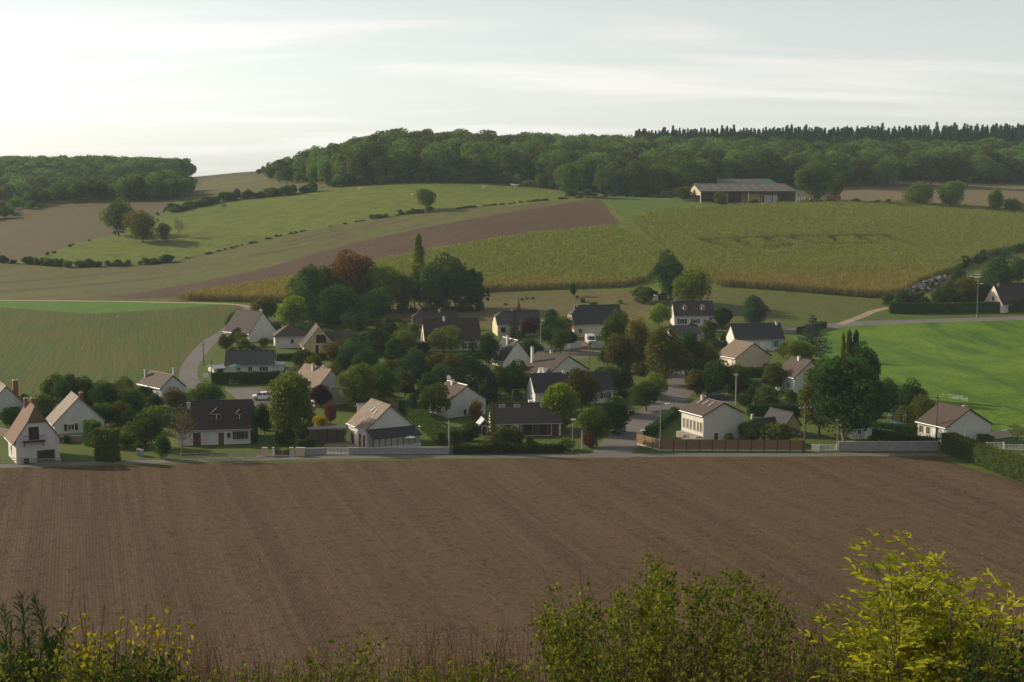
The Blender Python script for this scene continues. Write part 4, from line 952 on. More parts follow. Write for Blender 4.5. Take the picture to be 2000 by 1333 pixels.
# ------------------------------------------------------------------ barns on the hill
def barn():
    p = ground(1462, 396); sc = p[1] / FPX
    r = empty('cattle_barn', p, R(8)); tag(r, 'long open-fronted farm barn with grey corrugated roof on the hill', 'barn')
    L, D, e, rg = 44.0, 20.0, 5.2, 8.3
    x0, x1 = -L / 2, L / 2
    rf = MB()
    rf.prism([(x0 - .6, -1.2, e - .2), (x1 + .6, -1.2, e - .2), (x1 - 2.2, D / 2, rg), (x0 - .6, D / 2, rg)], (0, 0, -.18)).prism([(x1 + .6, D + .6, e - .2), (x0 - .6, D + .6, e - .2), (x0 - .6, D / 2, rg), (x1 - 2.2, D / 2, rg)], (0, 0, -.18))
    rf.build('roof', 'barn_roof', r)
    MB().box(x0 - .6, x1 - 2.2, D / 2 - .25, D / 2 + .25, rg - .08, rg + .1).build('ridge', 'grey_metal', r)
    for k in range(9):
        for t in (.3, .62):
            xx = x0 + 2.5 + k * 4.6
            y0, z0 = -1.2 + (D / 2 + 1.2) * t, e - .2 + (rg - e + .2) * t
            MB().prism([(xx, y0, z0 + .04), (xx + 1.1, y0, z0 + .04), (xx + 1.1, y0 + 1.6, z0 + .04 + 1.6 * (rg - e + .2) / (D / 2 + 1.2)), (xx, y0 + 1.6, z0 + .04 + 1.6 * (rg - e + .2) / (D / 2 + 1.2))], (0, 0, -.05)).build('roof_light', 'barn_light', r)
    MB().prism([(x0, 0, 3.2), (x0, D, 3.2), (x0, D, e - .3), (x0, D / 2, rg - .3), (x0, 0, e - .3)], (.15, 0, 0)).build('gable_cladding', 'barn_cladding', r)
    MB().box(x0, x1, D - .2, D, -1, e - .3).build('back_wall', 'barn_cladding', r)
    MB().box(x1 - .2, x1, 0, D - .25, -1, e - .4).build('side_wall', 'barn_cladding', r)
    for k in range(9):
        MB().box(x0 + k * (L - .4) / 8, x0 + .35 + k * (L - .4) / 8, -.15, .2, -1, e - .3).build('post', 'dark_wood' if k % 4 else 'white_paint', r)
    for k, (a, b, m, h_) in enumerate(((.18, .30, 'barn_cladding', 4.4), (.44, .52, 'fence_wood', 4.0), (.53, .66, 'hay', 3.8), (.68, .82, 'zinc', 3.2))):
        MB().box(x0 + L * a, x0 + L * b, 2.0 + k * .1, 2.4 + k * .1, -.6, h_).build('partition', m, r)
    return p
BARN = barn()
def back_barn(px, base, wpx, ht, ridge, label, roofm):
    p = ground(px, base); p = np.array([p[0], p[1] + 34, hz(p[0], p[1] + 34)]); sc = p[1] / FPX
    r = empty('farm_shed', p, R(8)); tag(r, label, 'barn'); W = wpx * sc; D = 14
    MB().prism([(-W/2 - .4, -.5, ht), (W/2 + .4, -.5, ht), (W/2 - 2, D/2, ridge), (-W/2 + 2, D/2, ridge)], (0, 0, -.2)).prism([(W/2 + .4, D + .5, ht), (-W/2 - .4, D + .5, ht), (-W/2 + 2, D/2, ridge), (W/2 - 2, D/2, ridge)], (0, 0, -.2)).build('roof', roofm, r)
    MB().box(-W/2, W/2, 0, D, -1, ht - .25).build('wall', 'barn_cladding', r); MB().box(-W/2 + 3, -W/2 + 7, -.06, -.01, -.5, ht - 1).build('door', 'dark_wood', r)
back_barn(1408, 385, 52, 4.6, 7.6, 'far grey-roofed farm shed at the left behind the big barn', 'barn_roof')
back_barn(1470, 388, 96, 5.0, 7.8, 'middle grey-roofed farm shed showing above the big barn roof', 'barn_roof')
back_barn(1525, 388, 40, 4.8, 7.6, 'green-roofed farm shed showing above the big barn roof', 'green_sheet')
for i, (px, w_) in enumerate(((1443, 5), (1457, 4), (1472, 6), (1488, 5), (1508, 4), (1526, 5))):
    p = ground(px, 402); b = MB()
    g = np.random.default_rng(i)
    n = 5
    for k in range(n): b.cyl((-w_/2 + k * 1.25, -.6, .62), (-w_/2 + k * 1.25, .65, .62), .62, n=10)
    o = b.build('bale_row', 'tarpaulin' if i % 2 == 0 else 'hay', None, p, R(6)); tag(o, 'row of round bales in front of the open barn', 'bales', 'bale rows before the barn')
for i, px in enumerate((1555, 1560, 1566, 1571)):
    p = ground(px, 396); o = MB().cyl((0, 0, -.2), (0, 0, 2.3), .38, .36, 10).cyl((0, 0, 2.3), (0, 0, 2.5), .36, .1, 10).build('white_drum', 'white_paint', None, p); tag(o, 'tall white drum standing at the right end of the barn', 'drum', 'white drums by the barn')

# ------------------------------------------------------------------ vehicles
def wheel(parent, x, y, r=.32, w=.2):
    t = MB().cyl((x, y - w/2, r), (x, y + w/2, r), r, n=14).build('wheel', 'tyre', parent)
    MB().cyl((x, y - w/2 - .012, r), (x, y + w/2 + .012, r), r * .58, n=10).build('rim', 'grey_metal', t)
def profile_body(pts, hw, inset_top=0.0, zt=None):
    """solid of a side profile (x, z) across the width, narrower above zt"""
    b = MB(); L = [(x, -hw + (inset_top if zt is not None and z > zt else 0), z) for x, z in pts]; Rr = [(x, hw - (inset_top if zt is not None and z > zt else 0), z) for x, z in pts]
    n = len(pts); b.poly(L); b.poly(Rr[::-1])
    for i in range(n): b.poly([L[i], Rr[i], Rr[(i+1) % n], L[(i+1) % n]])
    return b
def car(px, base, heading, paint, label, name='parked_car', group=None, loc=None):
    p = ground(px, base) if loc is None else loc
    r = empty(name, (p[0], p[1], p[2] + .02), heading); tag(r, label, 'car', group)
    prof = [(-1.95, .35), (-2.0, .62), (-1.9, .85), (-1.05, .95), (1.5, .98), (1.92, .9), (2.0, .6), (1.95, .32)]
    body = profile_body(prof, .85).build('body', paint, r)
    cab = profile_body([(-1.15, .93), (-.45, 1.42), (.85, 1.46), (1.62, .96)], .80, .14, 1.2).build('cabin', 'glass', r)
    profile_body([(-.5, 1.40), (-.4, 1.47), (.85, 1.50), (1.0, 1.43)], .67).build('roof', paint, cab)
    for x in (-.02, .9):
        for sg in (-1, 1): MB().prism([(x - .05, sg * .805, .95), (x + .05, sg * .805, .95), (x + .05, sg * .675, 1.44), (x - .05, sg * .675, 1.44)], (0, sg * .02, 0)).build('pillar', paint, cab)
    for x in (-1.25, 1.25):
        for sg in (-.76, .76): wheel(r, x, sg)
    for sg in (-.6, .6):
        MB().box(-2.02, -1.93, sg - .18, sg + .18, .62, .78).build('headlight', 'lamp_glass', r); MB().box(1.93, 2.02, sg - .16, sg + .16, .66, .86).build('tail_light', 'red_paint', r)
    MB().box(-2.03, -1.97, -.7, .7, .34, .5).build('bumper', paint, r); MB().box(1.97, 2.03, -.7, .7, .34, .5).build('bumper', paint, r)
    return r
def van(px, base, heading, label):
    p = ground(px, base); r = empty('delivery_van', (p[0], p[1], p[2] + .02), heading); tag(r, label, 'van')
    profile_body([(-2.6, .35), (-2.65, .95), (-2.1, 1.2), (-1.45, 2.1), (-1.2, 2.3), (2.55, 2.35), (2.6, .35)], .98).build('body', 'car_white', r)
    w = MB(); w.prism([(-2.09, -.85, 1.25), (-2.09, .85, 1.25), (-1.5, .78, 2.06), (-1.5, -.78, 2.06)], (-.03, 0, .02)); w.build('windscreen', 'glass', r)
    for sg in (-1, 1): MB().box(-1.5, -.7, sg * .985 - .01, sg * .985 + .01, 1.25, 1.95).build('side_window', 'glass', r); MB().box(-2.68, -2.6, sg * .7 - .15, sg * .7 + .15, .8, 1.0).build('headlight', 'lamp_glass', r)
    MB().box(-2.7, -2.64, -.9, .9, .4, .62).build('bumper', 'dark_metal', r); MB().box(-2.67, -2.6, -.45, .45, .75, .95).build('grille', 'dark_metal', r)
    for x in (-1.7, 1.6):
        for sg in (-.88, .88): wheel(r, x, sg, .35, .22)
car(513, 781, R(8), 'car_white', 'white car parked on the asphalt apron beside the light green birch')
car(1397, 781, R(2), 'car_navy', 'dark blue car parked on the grass behind the corner house')
car(1208, 846, R(70), 'car_black', 'black car half hidden by dark trees beside the street')
car(1745, 588, R(4), 'car_white', 'small white car at the end of the long hedge below the corn')
van(1153, 672, R(97), 'white delivery van facing the camera in front of the black-roofed house')
car(1906, 545, R(-12), 'car_white', 'white car partly hidden by trees beside the hillside wall')
def loader():
    p = ground(1593, 393); r = empty('farm_loader', p, R(6)); tag(r, 'yellow farm loader parked right of the barn', 'loader')
    MB().box(-2.6, 1.6, -.9, .9, .7, 1.5).build('chassis', 'yellow_paint', r); c = MB().box(-.4, 1.2, -.8, .8, 1.55, 2.9).build('cab', 'glass', r); MB().box(-.5, 1.3, -.9, .9, 2.92, 3.05).build('cab_roof', 'yellow_paint', c)
    MB().prism([(-2.2, -.15, 1.5), (-5.0, -.15, .8), (-5.0, -.15, 1.2), (-2.0, -.15, 2.1)], (0, .3, 0)).build('boom', 'yellow_paint', r); MB().prism([(-5.0, -1.1, .3), (-5.9, -1.1, .3), (-5.3, -1.1, 1.3)], (0, 2.2, 0)).build('bucket', 'dark_metal', r)
    for x in (-1.7, 1.2):
        for sg in (-1.0, 1.0): wheel(r, x, sg, .75, .45)
loader()
p = ground(1628, 395); r = empty('farm_trailer', p, R(4)); tag(r, 'red box trailer parked right of the yellow loader', 'trailer')
MB().box(-3, 3, -1.1, 1.1, 1.0, 2.9).build('box_body', 'red_paint', r); MB().box(-4.3, -3, -.08, .08, .8, .95).build('drawbar', 'dark_metal', r)
for x in (.3, 1.5):
    for sg in (-.95, .95): wheel(r, x, sg, .5, .35)

# ------------------------------------------------------------------ poles and lamps
def lamp(px, base, top, label, arm=0.9, side=1, m='grey_metal'):
    p = ground(px, base); sc = p[1] / FPX; h = (base - top) * sc
    r = empty('street_lamp', p, 0); tag(r, label, 'street lamp'); MB().cyl((0, 0, -.3), (0, 0, h), .09, .055).build('post', m, r)
    if arm > .3: MB().cyl((0, 0, h), (side * arm, 0, h + .25), .05, .04, 6).build('arm', m, r)
    MB().prism([(side * arm - .4, -.16, h + .34), (side * arm + .4, -.16, h + .40), (side * arm + .4, .16, h + .40), (side * arm - .4, .16, h + .34)], (0, 0, -.14)).build('lamp_head', 'lamp_glass', r)
    MB().box(-.16, .16, -.16, .16, -.2, .25).build('base', 'concrete', r)
lamp(1118, 881, 822, 'street lamp at the lane left of the street mouth', .1); lamp(1289, 881, 790, 'tall street lamp at the corner of the timber fence', 1.1)
lamp(1635, 881, 823, 'street lamp beside the white gate in front of the huge birch', .1); lamp(1908, 619, 556, 'tall street lamp in front of the long hedge on the hillside', 1.0); lamp(1056, 692, 628, 'street lamp beside the slate villa', .5)
lamp(1255, 862, 844, 'short round-headed lamp at the end of the timber fence', .0)
def pole(px, base, top, label, m='pole_wood', arm=0.0, r0=.14):
    p = ground(px, base); sc = p[1] / FPX; h = (base - top) * sc
    r = empty('utility_pole', p, R(8)); tag(r, label, 'pole'); MB().cyl((0, 0, -.4), (0, 0, h), r0, r0 * .65).build('post', m, r)
    MB().cyl((0, 0, h - .05), (0, 0, h + .12), r0 * .8, r0 * .3).build('cap', 'dark_metal', r)
    if arm:
        a = MB().box(-arm, arm, -.06, .06, h - .5, h - .36).build('crossarm', m, r)
        for k in (-.9, -.3, .3, .9): MB().cyl((k * arm, 0, h - .36), (k * arm, 0, h - .18), .05, .05, 6).build('insulator', 'lamp_glass', a)
    return p, h
PL = {}
PL['a'] = pole(1137, 877, 838, 'bare wooden pole left of the street mouth', 'pole_concrete'); PL['b'] = pole(877, 884, 820, 'tall concrete pole at the end of the low grey wall', 'pole_concrete')
PL['c'] = pole(1571, 882, 790, 'tall wooden pole with crossarm at the right end of timber fence', 'pole_wood', 1.0, .17); PL['d'] = pole(1828, 861, 770, 'dark wooden pole in front of the smoking house wall', 'pole_wood', .6)
PL['e'] = pole(1884, 873, 830, 'short thin pole at the white gate of the smoking house', 'pole_concrete', 0, .09); PL['f'] = pole(398, 714, 668, 'wooden pole beside the curved left street', 'pole_wood', .5)
PL['g'] = pole(414, 748, 702, 'dark wooden pole behind the hedge of the hedged bungalow', 'pole_wood'); PL['h'] = pole(1150, 735, 668, 'thin dark pole left of the white van', 'pole_wood')
PL['i'] = pole(1437, 792, 728, 'thin leaning pole behind the dark blue car', 'pole_concrete', .4); PL['j'] = pole(470, 655, 629, 'short wooden pole near the steep-roofed house', 'pole_wood')
def wire(a, b, label):
    A = np.array(PL[a][0]) + [0, 0, PL[a][1] - .2]; B = np.array(PL[b][0]) + [0, 0, PL[b][1] - .2]
    t = np.linspace(0, 1, 14)[:, None]; P = A + (B - A) * t; P[:, 2] -= (4 * t * (1 - t) * np.linalg.norm(B - A) * .022)[:, 0]
    V, F = tube(P, np.full(14, .018), 4); tag(link('overhead_wire', np_mesh('overhead_wire', V, F, ('dark_metal',))), label, 'wire')
wire('f', 'g', 'sagging wire between the two poles of the left street'); wire('c', 'd', 'long sagging wire from the fence pole to the smoking house pole'); wire('b', 'a', 'wire from the concrete pole to the pole at the street mouth'); wire('c', 'i', 'wire from the fence pole up to the leaning pole'); wire('f', 'j', 'wire from the curved street pole up to the steep-roofed house')
p = ground(1111, 697); r = empty('road_sign', p); tag(r, 'round white road sign on a post beside the back street', 'sign'); MB().cyl((0, 0, -.2), (0, 0, 2.6), .04).build('post', 'grey_metal', r); MB().cyl((0, -.03, 2.5), (0, .03, 2.5), .42, n=18).build('disc', 'white_paint', r)
p = ground(403, 750); r = empty('notice_board', p); tag(r, 'small white notice board on posts at the bend of the left street', 'sign'); MB().box(-.6, .6, -.03, .03, 1.2, 2.2).build('panel', 'white_paint', r)
for x in (-.5, .5): MB().cyl((x, .06, -.2), (x, .06, 2.3), .05).build('post', 'grey_metal', r)

# ------------------------------------------------------------------ fences, walls, gates
def run(a, b):
    A, B = ground(*a), ground(*b); d = B[:2] - A[:2]; return A, B, float(np.linalg.norm(d)), math.atan2(d[1], d[0])
def panel_fence(segs, hgt, label, panels):
    A = ground(*segs[0][0]); r = empty('timber_fence', A); tag(r, label, 'fence')
    for (a, b), n in zip(segs, panels):
        P, Q, L, an = run(a, b)
        for k in range(n + 1):
            t = k / n; q = P + (Q - P) * t - A; q[2] = hz(A[0] + q[0], A[1] + q[1]) - A[2]
            MB().box(-.06, .06, -.06, .06, -.3, hgt + .06).build('post', 'dark_wood', r, q, an)
            if k < n:
                c = P + (Q - P) * ((k + .5) / n) - A; c[2] = hz(A[0] + c[0], A[1] + c[1]) - A[2]; w = L / n - .14
                o = MB().box(-w/2, w/2, -.02, .02, .25, hgt).build('panel', 'fence_wood', r, c, an)
                m = MB()
                for z in np.arange(.25, hgt - .05, .27): m.box(-w/2, w/2, -.045, -.022, z + .01, z + .25)
                m.build('board_face', 'fence_wood', o)
                MB().box(-w/2, w/2, -.04, .04, -.3, .24).build('base_panel', 'concrete', o)
panel_fence([((1243, 868), (1290, 881)), ((1290, 881), (1568, 882))], 1.75, 'brown timber panel fence along the lane under the corner house', (3, 11))
def low_wall(a, b, h_, label, m='grey_block', cap=True, t=.2, name='garden_wall', group=None):
    P, Q, L, an = run(a, b); r = empty(name, P, an); tag(r, label, 'wall', group)
    n = max(1, int(L / 3.0)); w = L / n
    for k in range(n):
        x = k * w; z0 = hz(P[0] + math.cos(an) * (x + w/2), P[1] + math.sin(an) * (x + w/2)) - P[2]
        o = MB().box(x + .004, x + w - .004, -t/2, t/2, z0 - .5, z0 + h_).build('wall_section', m, r)
        if cap: MB().box(x + .004, x + w - .004, -t/2 - .04, t/2 + .04, z0 + h_ + .002, z0 + h_ + .08).build('coping', 'concrete', o)
low_wall((682, 888), (877, 887), 1.05, 'low pale grey block wall in front of the veranda house'); low_wall((575, 889), (636, 888), 1.0, 'short grey wall left of the white double gate')
low_wall((1637, 882), (1831, 881), 1.5, 'long grey block wall along the lane at the right'); low_wall((1333, 868), (1372, 868), .9, 'short white terrace wall behind the timber fence', 'render_white', True)
low_wall((1060, 688), (1095, 683), 1.0, 'white garden wall left of the road sign', 'render_white'); low_wall((1100, 684), (1135, 679), 1.3, 'white garden wall right of the road sign', 'render_white'); low_wall((1155, 680), (1180, 680), 1.2, 'white wall beside the delivery van', 'render_white')
low_wall((1930, 860), (1975, 853), 1.2, 'cream wall behind the smoking house', 'render_cream'); low_wall((0, 852), (28, 858), 1.4, 'dark rubble stone wall at the left edge', 'stone', False); low_wall((112, 866), (170, 862), 1.1, 'rubble stone wall under the cottage window', 'stone', False)
low_wall((1585, 880), (1600, 882), .9, 'short blue-grey wall at the huge birch', 'grey_block')
def stone_pile():
    A, B = ground(1768, 577), ground(1850, 546); r = empty('stone_pile', A); tag(r, 'grey pile of rubble stones along the hillside lane', 'stones'); g = np.random.default_rng(8)
    meshes = []
    for k in range(5):
        bm = bmesh.new(); bmesh.ops.create_icosphere(bm, subdivisions=1, radius=.5)
        for v in bm.verts: v.co *= 1 + g.normal(0, .2)
        me = bpy.data.meshes.new('stone'); bm.to_mesh(me); bm.free(); me.materials.append(MATS['rubble']); meshes.append(me)
    L = np.linalg.norm((B - A)[:2]); d = (B - A)[:2] / L; n_ = np.array([-d[1], d[0]])
    for k in range(150):
        t = g.random() * L; off = g.normal(0, 1.6); q = A[:2] + d * t + n_ * off; lift = max(0, 1.5 - abs(off) * .55) * g.random()
        link('stone', meshes[k % 5], r, loc=(q[0] - A[0], q[1] - A[1], hz(*q) - A[2] + .2 + lift), rz=g.random() * 6, scale=tuple(g.uniform(.8, 1.9, 3)))
stone_pile()
def picket(a, b, h_, label, m='white_paint', gap=.22, rails=2, name='picket_fence', bars=True):
    P, Q, L, an = run(a, b); r = empty(name, P, an); tag(r, label, 'gate' if 'gate' in name else 'fence')
    dz = (Q[2] - P[2]) / L
    for z in ([.18, h_ - .12] if rails == 2 else [h_ * .45, h_ * .9]):
        MB().prism([(0, -.025, z), (L, -.025, z + dz * L), (L, .025, z + dz * L), (0, .025, z)], (0, 0, .09)).build('rail', m, r)
    if bars:
        k = .1
        while k < L: MB().box(k, k + .06, -.05, -.027, dz * k + .05, dz * k + h_).build('picket', m, r); k += gap
    k = 0
    while k <= L + .01: MB().box(k - .06, k + .06, -.06, .06, dz * k - .3, dz * k + h_ + .08).build('post', m, r); k += L / max(1, round(L / 2.4))
picket((640, 888), (680, 888), 1.1, 'white double gate in front of the gravel yard', name='yard_gate'); picket((1600, 882), (1634, 881), 1.1, 'white slatted gate at the huge birch', name='drive_gate')
picket((448, 752), (545, 747), 1.0, 'pale fence in front of the clipped hedge', 'grey_metal', .3); picket((1838, 868), (1925, 880), 1.0, 'white fence in front of the smoking house'); picket((1927, 880), (1960, 880), 1.35, 'white double gate of the smoking house', name='house_gate'); picket((1962, 880), (2060, 882), 1.0, 'white fence at the right edge of the picture', bars=True)
picket((320, 899), (508, 893), .95, 'low grey rail fence in front of the dormer house', 'grey_metal', 5.0, 3, bars=False, name='rail_fence'); picket((0, 905), (66, 907), .9, 'thin wire fence in front of the balcony house', 'grey_metal', 5, 3, bars=False, name='wire_fence')
picket((545, 745), (600, 705), 1.1, 'grey fence behind the light green birch', 'grey_metal', .4); picket((640, 845), (700, 835), 1.0, 'pale fence on the lawn behind the wood stack', 'grey_metal', .5); picket((1690, 845), (1745, 852), 1.0, 'thin pale fence on the lawn right of the huge birch', 'grey_metal', .5); picket((978, 782), (1030, 778), 1.0, 'dark garden fence left of the slate house', 'dark_wood', .18)
picket((118, 907), (70, 909), 1.0, 'pale wooden gate before the garage of the balcony house', 'grey_metal', .2, name='garage_gate'); picket((700, 800), (770, 795), 1.7, 'sunlit wooden board fence behind the workshop house', 'fence_wood', .1)
picket((488, 812), (520, 800), 1.3, 'sunlit wooden fence right of the dormer house', 'fence_wood', .2)
for i, (px, lab_) in enumerate(((517, 'left stone pier of the plum gate'), (534, 'white post inside the plum gate'), (569, 'grey post at the right of the plum gate'), (587, 'wide stone pier right of the plum gate'))):
    p = ground(px, 891); w = (.75, .22, .5, 1.3)[i]; r = empty('gate_pier', p); tag(r, lab_, 'pier'); MB().box(-w/2, w/2, -.25, .25, -.3, 1.25).build('shaft', ('render_tan', 'white_paint', 'concrete', 'render_tan')[i], r); MB().box(-w/2 - .06, w/2 + .06, -.31, .31, 1.252, 1.35).build('cap', 'concrete', r)
P, Q, L, an = run((537, 890.5), (566, 890.5)); r = empty('plum_gate', P, an); tag(r, 'dark plum double gate with curved top between the stone piers', 'gate')
for k in range(2):
    b = MB(); x0, x1 = k * L/2 + .03, (k + 1) * L/2 - .03; n = 8; f = lambda x: 1.15 - .35 * math.sin(math.pi * x / L)
    for j in range(n): xa, xb = x0 + (x1 - x0) * j / n, x0 + (x1 - x0) * (j + 1) / n; b.prism([(xa, -.03, .1), (xb - .02, -.03, .1), (xb - .02, -.03, f(xb)), (xa, -.03, f(xa))], (0, .06, 0))
    b.build('leaf_panel', 'plum_gate', r)
# wood stack / open rack behind the yard
P, Q, L, an = run((604, 868), (676, 864)); r = empty('firewood_rack', P, an); tag(r, 'long dark open rack of stacked firewood behind the gravel yard', 'rack')
MB().prism([(-.2, -.3, 2.45), (L + .2, -.3, 2.45), (L + .2, 1.6, 2.6), (-.2, 1.6, 2.6)], (0, 0, -.08)).build('roof', 'tarpaulin', r)
for k in range(5): MB().box(k * L/4 - .06, k * L/4 + .06, -.1, .02, -.3, 2.4).build('post', 'dark_wood', r)
lg = MB(); g = np.random.default_rng(3)
for zz in np.arange(.1, 2.2, .27):
    x = .1
    while x < L - .2:
        rr = .09 + .06 * g.random(); lg.cyl((x + rr, .05 + .1 * g.random(), zz + .05 * g.random()), (x + rr, 1.2, zz), rr, n=7); x += 2 * rr + .02
tag(lg.build('stacked_logs', 'log', r), kind='stuff')
# small garden things
p = ground(461, 733); r = empty('parasol', p); tag(r, 'open green parasol in front of the hedged bungalow', 'parasol'); MB().cyl((0, 0, -.2), (0, 0, 2.4), .04).build('pole', 'grey_metal', r); MB().cyl((0, 0, 1.9), (0, 0, 2.45), 1.6, .05, 8).build('canopy', 'green_fabric', r)
p = ground(800, 875); r = empty('sunshade', p); tag(r, 'white sunshade on the lawn right of the veranda', 'parasol'); MB().cyl((0, 0, -.2), (0, 0, 2.0), .04).build('pole', 'grey_metal', r); MB().cyl((0, 0, 1.75), (0, 0, 2.1), 1.1, .05, 8).build('canopy', 'white_paint', r)
p = ground(1012, 783); r = empty('swing_frame', p, R(20)); tag(r, 'pale garden swing frame left of the slate house', 'swing')
for x in (-1.2, 1.2):
    for y in (-.7, .7): MB().cyl((x, y, -.1), (x, 0, 2.2), .05).build('leg', 'pole_concrete', r)
MB().cyl((-1.3, 0, 2.2), (1.3, 0, 2.2), .05).build('beam', 'pole_concrete', r); s_ = MB().box(-.25, .25, -.12, .12, .5, .55).build('seat', 'blue_paint', r); MB().cyl((-.22, 0, .55), (-.22, 0, 2.2), .012, n=4).cyl((.22, 0, .55), (.22, 0, 2.2), .012, n=4).build('ropes', 'dark_metal', s_)
for px, py, lab_ in ((277, 892, 'grey wheeled bins beside the field drive'), (271, 890, 'second grey wheeled bin beside the field drive')):
    p = ground(px, py); r = empty('wheelie_bin', p, R(10)); tag(r, lab_ if 'second' in lab_ else 'grey wheeled bin nearest the field drive hedge', 'bin'); MB().prism([(-.3, -.33, 1.0), (.3, -.33, 1.0), (.3, .33, 1.0), (-.3, .33, 1.0)], (0, 0, -.95)).build('body', 'zinc', r); MB().box(-.33, .33, -.38, .36, 1.005, 1.07).build('lid', 'grey_metal', r); MB().cyl((-.3, .3, .1), (.3, .3, .1), .1).build('wheels', 'tyre', r)
def trampoline(px, py, label):
    p = ground(px, py); r = empty('trampoline', p); tag(r, label, 'trampoline'); MB().cyl((0, 0, .75), (0, 0, .82), 1.5, n=18).build('mat', 'blue_paint', r)
    for k in range(6):
        a = k * math.pi / 3; x, y = 1.55 * math.cos(a), 1.55 * math.sin(a); MB().cyl((x, y, -.1), (x, y, 2.4), .035, n=6).build('net_pole', 'grey_metal', r)
    V, F = tube([(0, 0, 2.35), (0, 0, 2.42)], [1.55, 1.55], 18); o = link('rim', np_mesh('rim', V, F, ('grey_metal',)), r)
trampoline(1063, 704, 'trampoline with tall net poles beside the slate villa'); trampoline(1751, 836, 'trampoline with net poles on the lawn by the round green bush')
# cows on the far pasture
def cow(px, py, heading, label):
    p = ground(px, py); r = empty('cow', (p[0], p[1], p[2]), heading); tag(r, label, 'cow', 'cows on the pasture')
    g = merge([tube([(-.95, 0, 1.05), (-.7, 0, 1.05), (-.2, 0, .98), (.4, 0, 1.0), (.8, 0, 1.1), (1.15, 0, 1.25), (1.45, 0, 1.35), (1.8, 0, 1.15), (1.92, 0, 1.05)], [.12, .36, .42, .40, .36, .22, .17, .12, .05], 10)]
              + [tube([(x, y, .95), (x + dx, y, .5), (x, y, .0)], [.16, .09, .07], 6) for x, y, dx in ((-.7, .2, -.06), (-.7, -.2, -.06), (.65, .2, .03), (.65, -.2, .03))]
              + [tube([(-.97, 0, 1.2), (-1.1, 0, .9), (-1.08, 0, .5)], [.04, .03, .04], 5), tube([(1.45, .1, 1.42), (1.4, .32, 1.4)], [.07, .02], 5), tube([(1.45, -.1, 1.42), (1.4, -.32, 1.4)], [.07, .02], 5)])
    link('body', np_mesh('cow_body', g[0], g[1], ('cow_hide',), smooth=True), r)
for px, py, hd, lb in ((805, 384, 1.2, 'pale cow grazing left of the lone round tree'), (946, 369, .3, 'pale cow in the pasture below the forest edge'), (1002, 365, 2.6, 'pale cow near the middle of the forest edge'), (1008, 366, .1, 'second pale cow near the middle of the forest edge'), (705, 372, 3.0, 'pale cow at the top left of the pasture')): cow(px, py, hd, lb)
# ------------------------------------------------------------------ village trees (pixel of foot, foot row, top row, crown width)
T = tree
T(603, 622, 517, 85, 'tall', 'leaf_green', 'tall green tree at the left end of the woodlot'); T(692, 605, 498, 120, 'oak', 'leaf_rust', 'broad tree with rust-red autumn crown in the woodlot'); T(757, 612, 517, 88, 'round', 'leaf_yellow', 'rounded yellow-green tree in the middle of the woodlot')
T(818, 596, 456, 28, 'poplar', 'leaf_lime', 'tall slender poplar rising above the woodlot', 'poplar_tree'); T(810, 602, 530, 48, 'round', 'leaf_dark', 'dark bushy tree at the foot of the tall poplar'); T(866, 602, 503, 88, 'tall', 'leaf_green', 'big green tree right of the tall poplar')
T(915, 603, 527, 72, 'wild', 'leaf_dark', 'dark bushy tree at the right end of the woodlot'); T(570, 645, 578, 62, 'round', 'leaf_yellow', 'light green tree behind the dark pyramid roof'); T(655, 648, 562, 78, 'tall', 'leaf_dark', 'dark tree in front of the rust-red tree'); T(698, 652, 606, 74, 'round', 'leaf_green', 'round green tree right behind the timbered house'); T(622, 640, 580, 55, 'tall', 'leaf_dark', 'dark tree below the left end of the woodlot')
T(642, 614, 520, 74, 'tall', 'leaf_green', 'green tree between the two tallest woodlot crowns on the left'); T(728, 604, 522, 66, 'tall', 'leaf_ochre', 'brown-green tree right of the rust-red woodlot tree'); T(788, 608, 538, 62, 'round', 'leaf_green', 'green tree left of the tall poplar'); T(842, 608, 516, 64, 'tall', 'leaf_green', 'green tree hugging the right of the poplar'); T(892, 608, 510, 74, 'oak', 'leaf_dark', 'dark spreading tree near the right end of the woodlot'); T(676, 642, 556, 74, 'tall', 'leaf_dark', 'dark tree in the shady front of the woodlot'); T(728, 634, 572, 70, 'round', 'leaf_dark', 'dark round tree in front of the yellow-green one'); T(590, 634, 556, 60, 'tall', 'leaf_green', 'green tree in the left flank of the woodlot'); T(930, 604, 545, 40, 'round', 'leaf_dark', 'lowest dark tree at the woodlot end')
T(520, 628, 577, 56, 'round', 'leaf_ochre', 'brownish tree behind the steep-roofed house'); T(737, 708, 637, 52, 'oval', 'leaf_dark', 'dense dark egg-shaped tree right of the timbered house'); T(868, 692, 637, 78, 'round', 'leaf_olive', 'round olive-green tree in front of the big purple-brown roof')
T(922, 775, 662, 92, 'cedar', 'needle_dark', 'large very dark cedar in the village centre', 'cedar_tree'); T(958, 788, 724, 34, 'cypress', 'needle_dark', 'dark conical conifer right of the dish house', 'conifer'); T(806, 762, 690, 82, 'oak', 'leaf_bluegreen', 'blue-green spreading tree left of the big cedar'); T(868, 745, 688, 80, 'round', 'leaf_ochre', 'ochre-tinted tree left of the dark cedar')
T(700, 800, 708, 88, 'tall', 'leaf_olive', 'olive tree standing right of the pink-tiled house'); T(748, 790, 716, 66, 'round', 'leaf_green', 'green tree behind the workshop house roof'); T(628, 797, 750, 50, 'round', 'leaf_purple', 'dark purple-leaved tree in front of the pink-tiled house'); T(847, 818, 748, 68, 'round', 'leaf_green', 'round green tree left of the dish house wall')
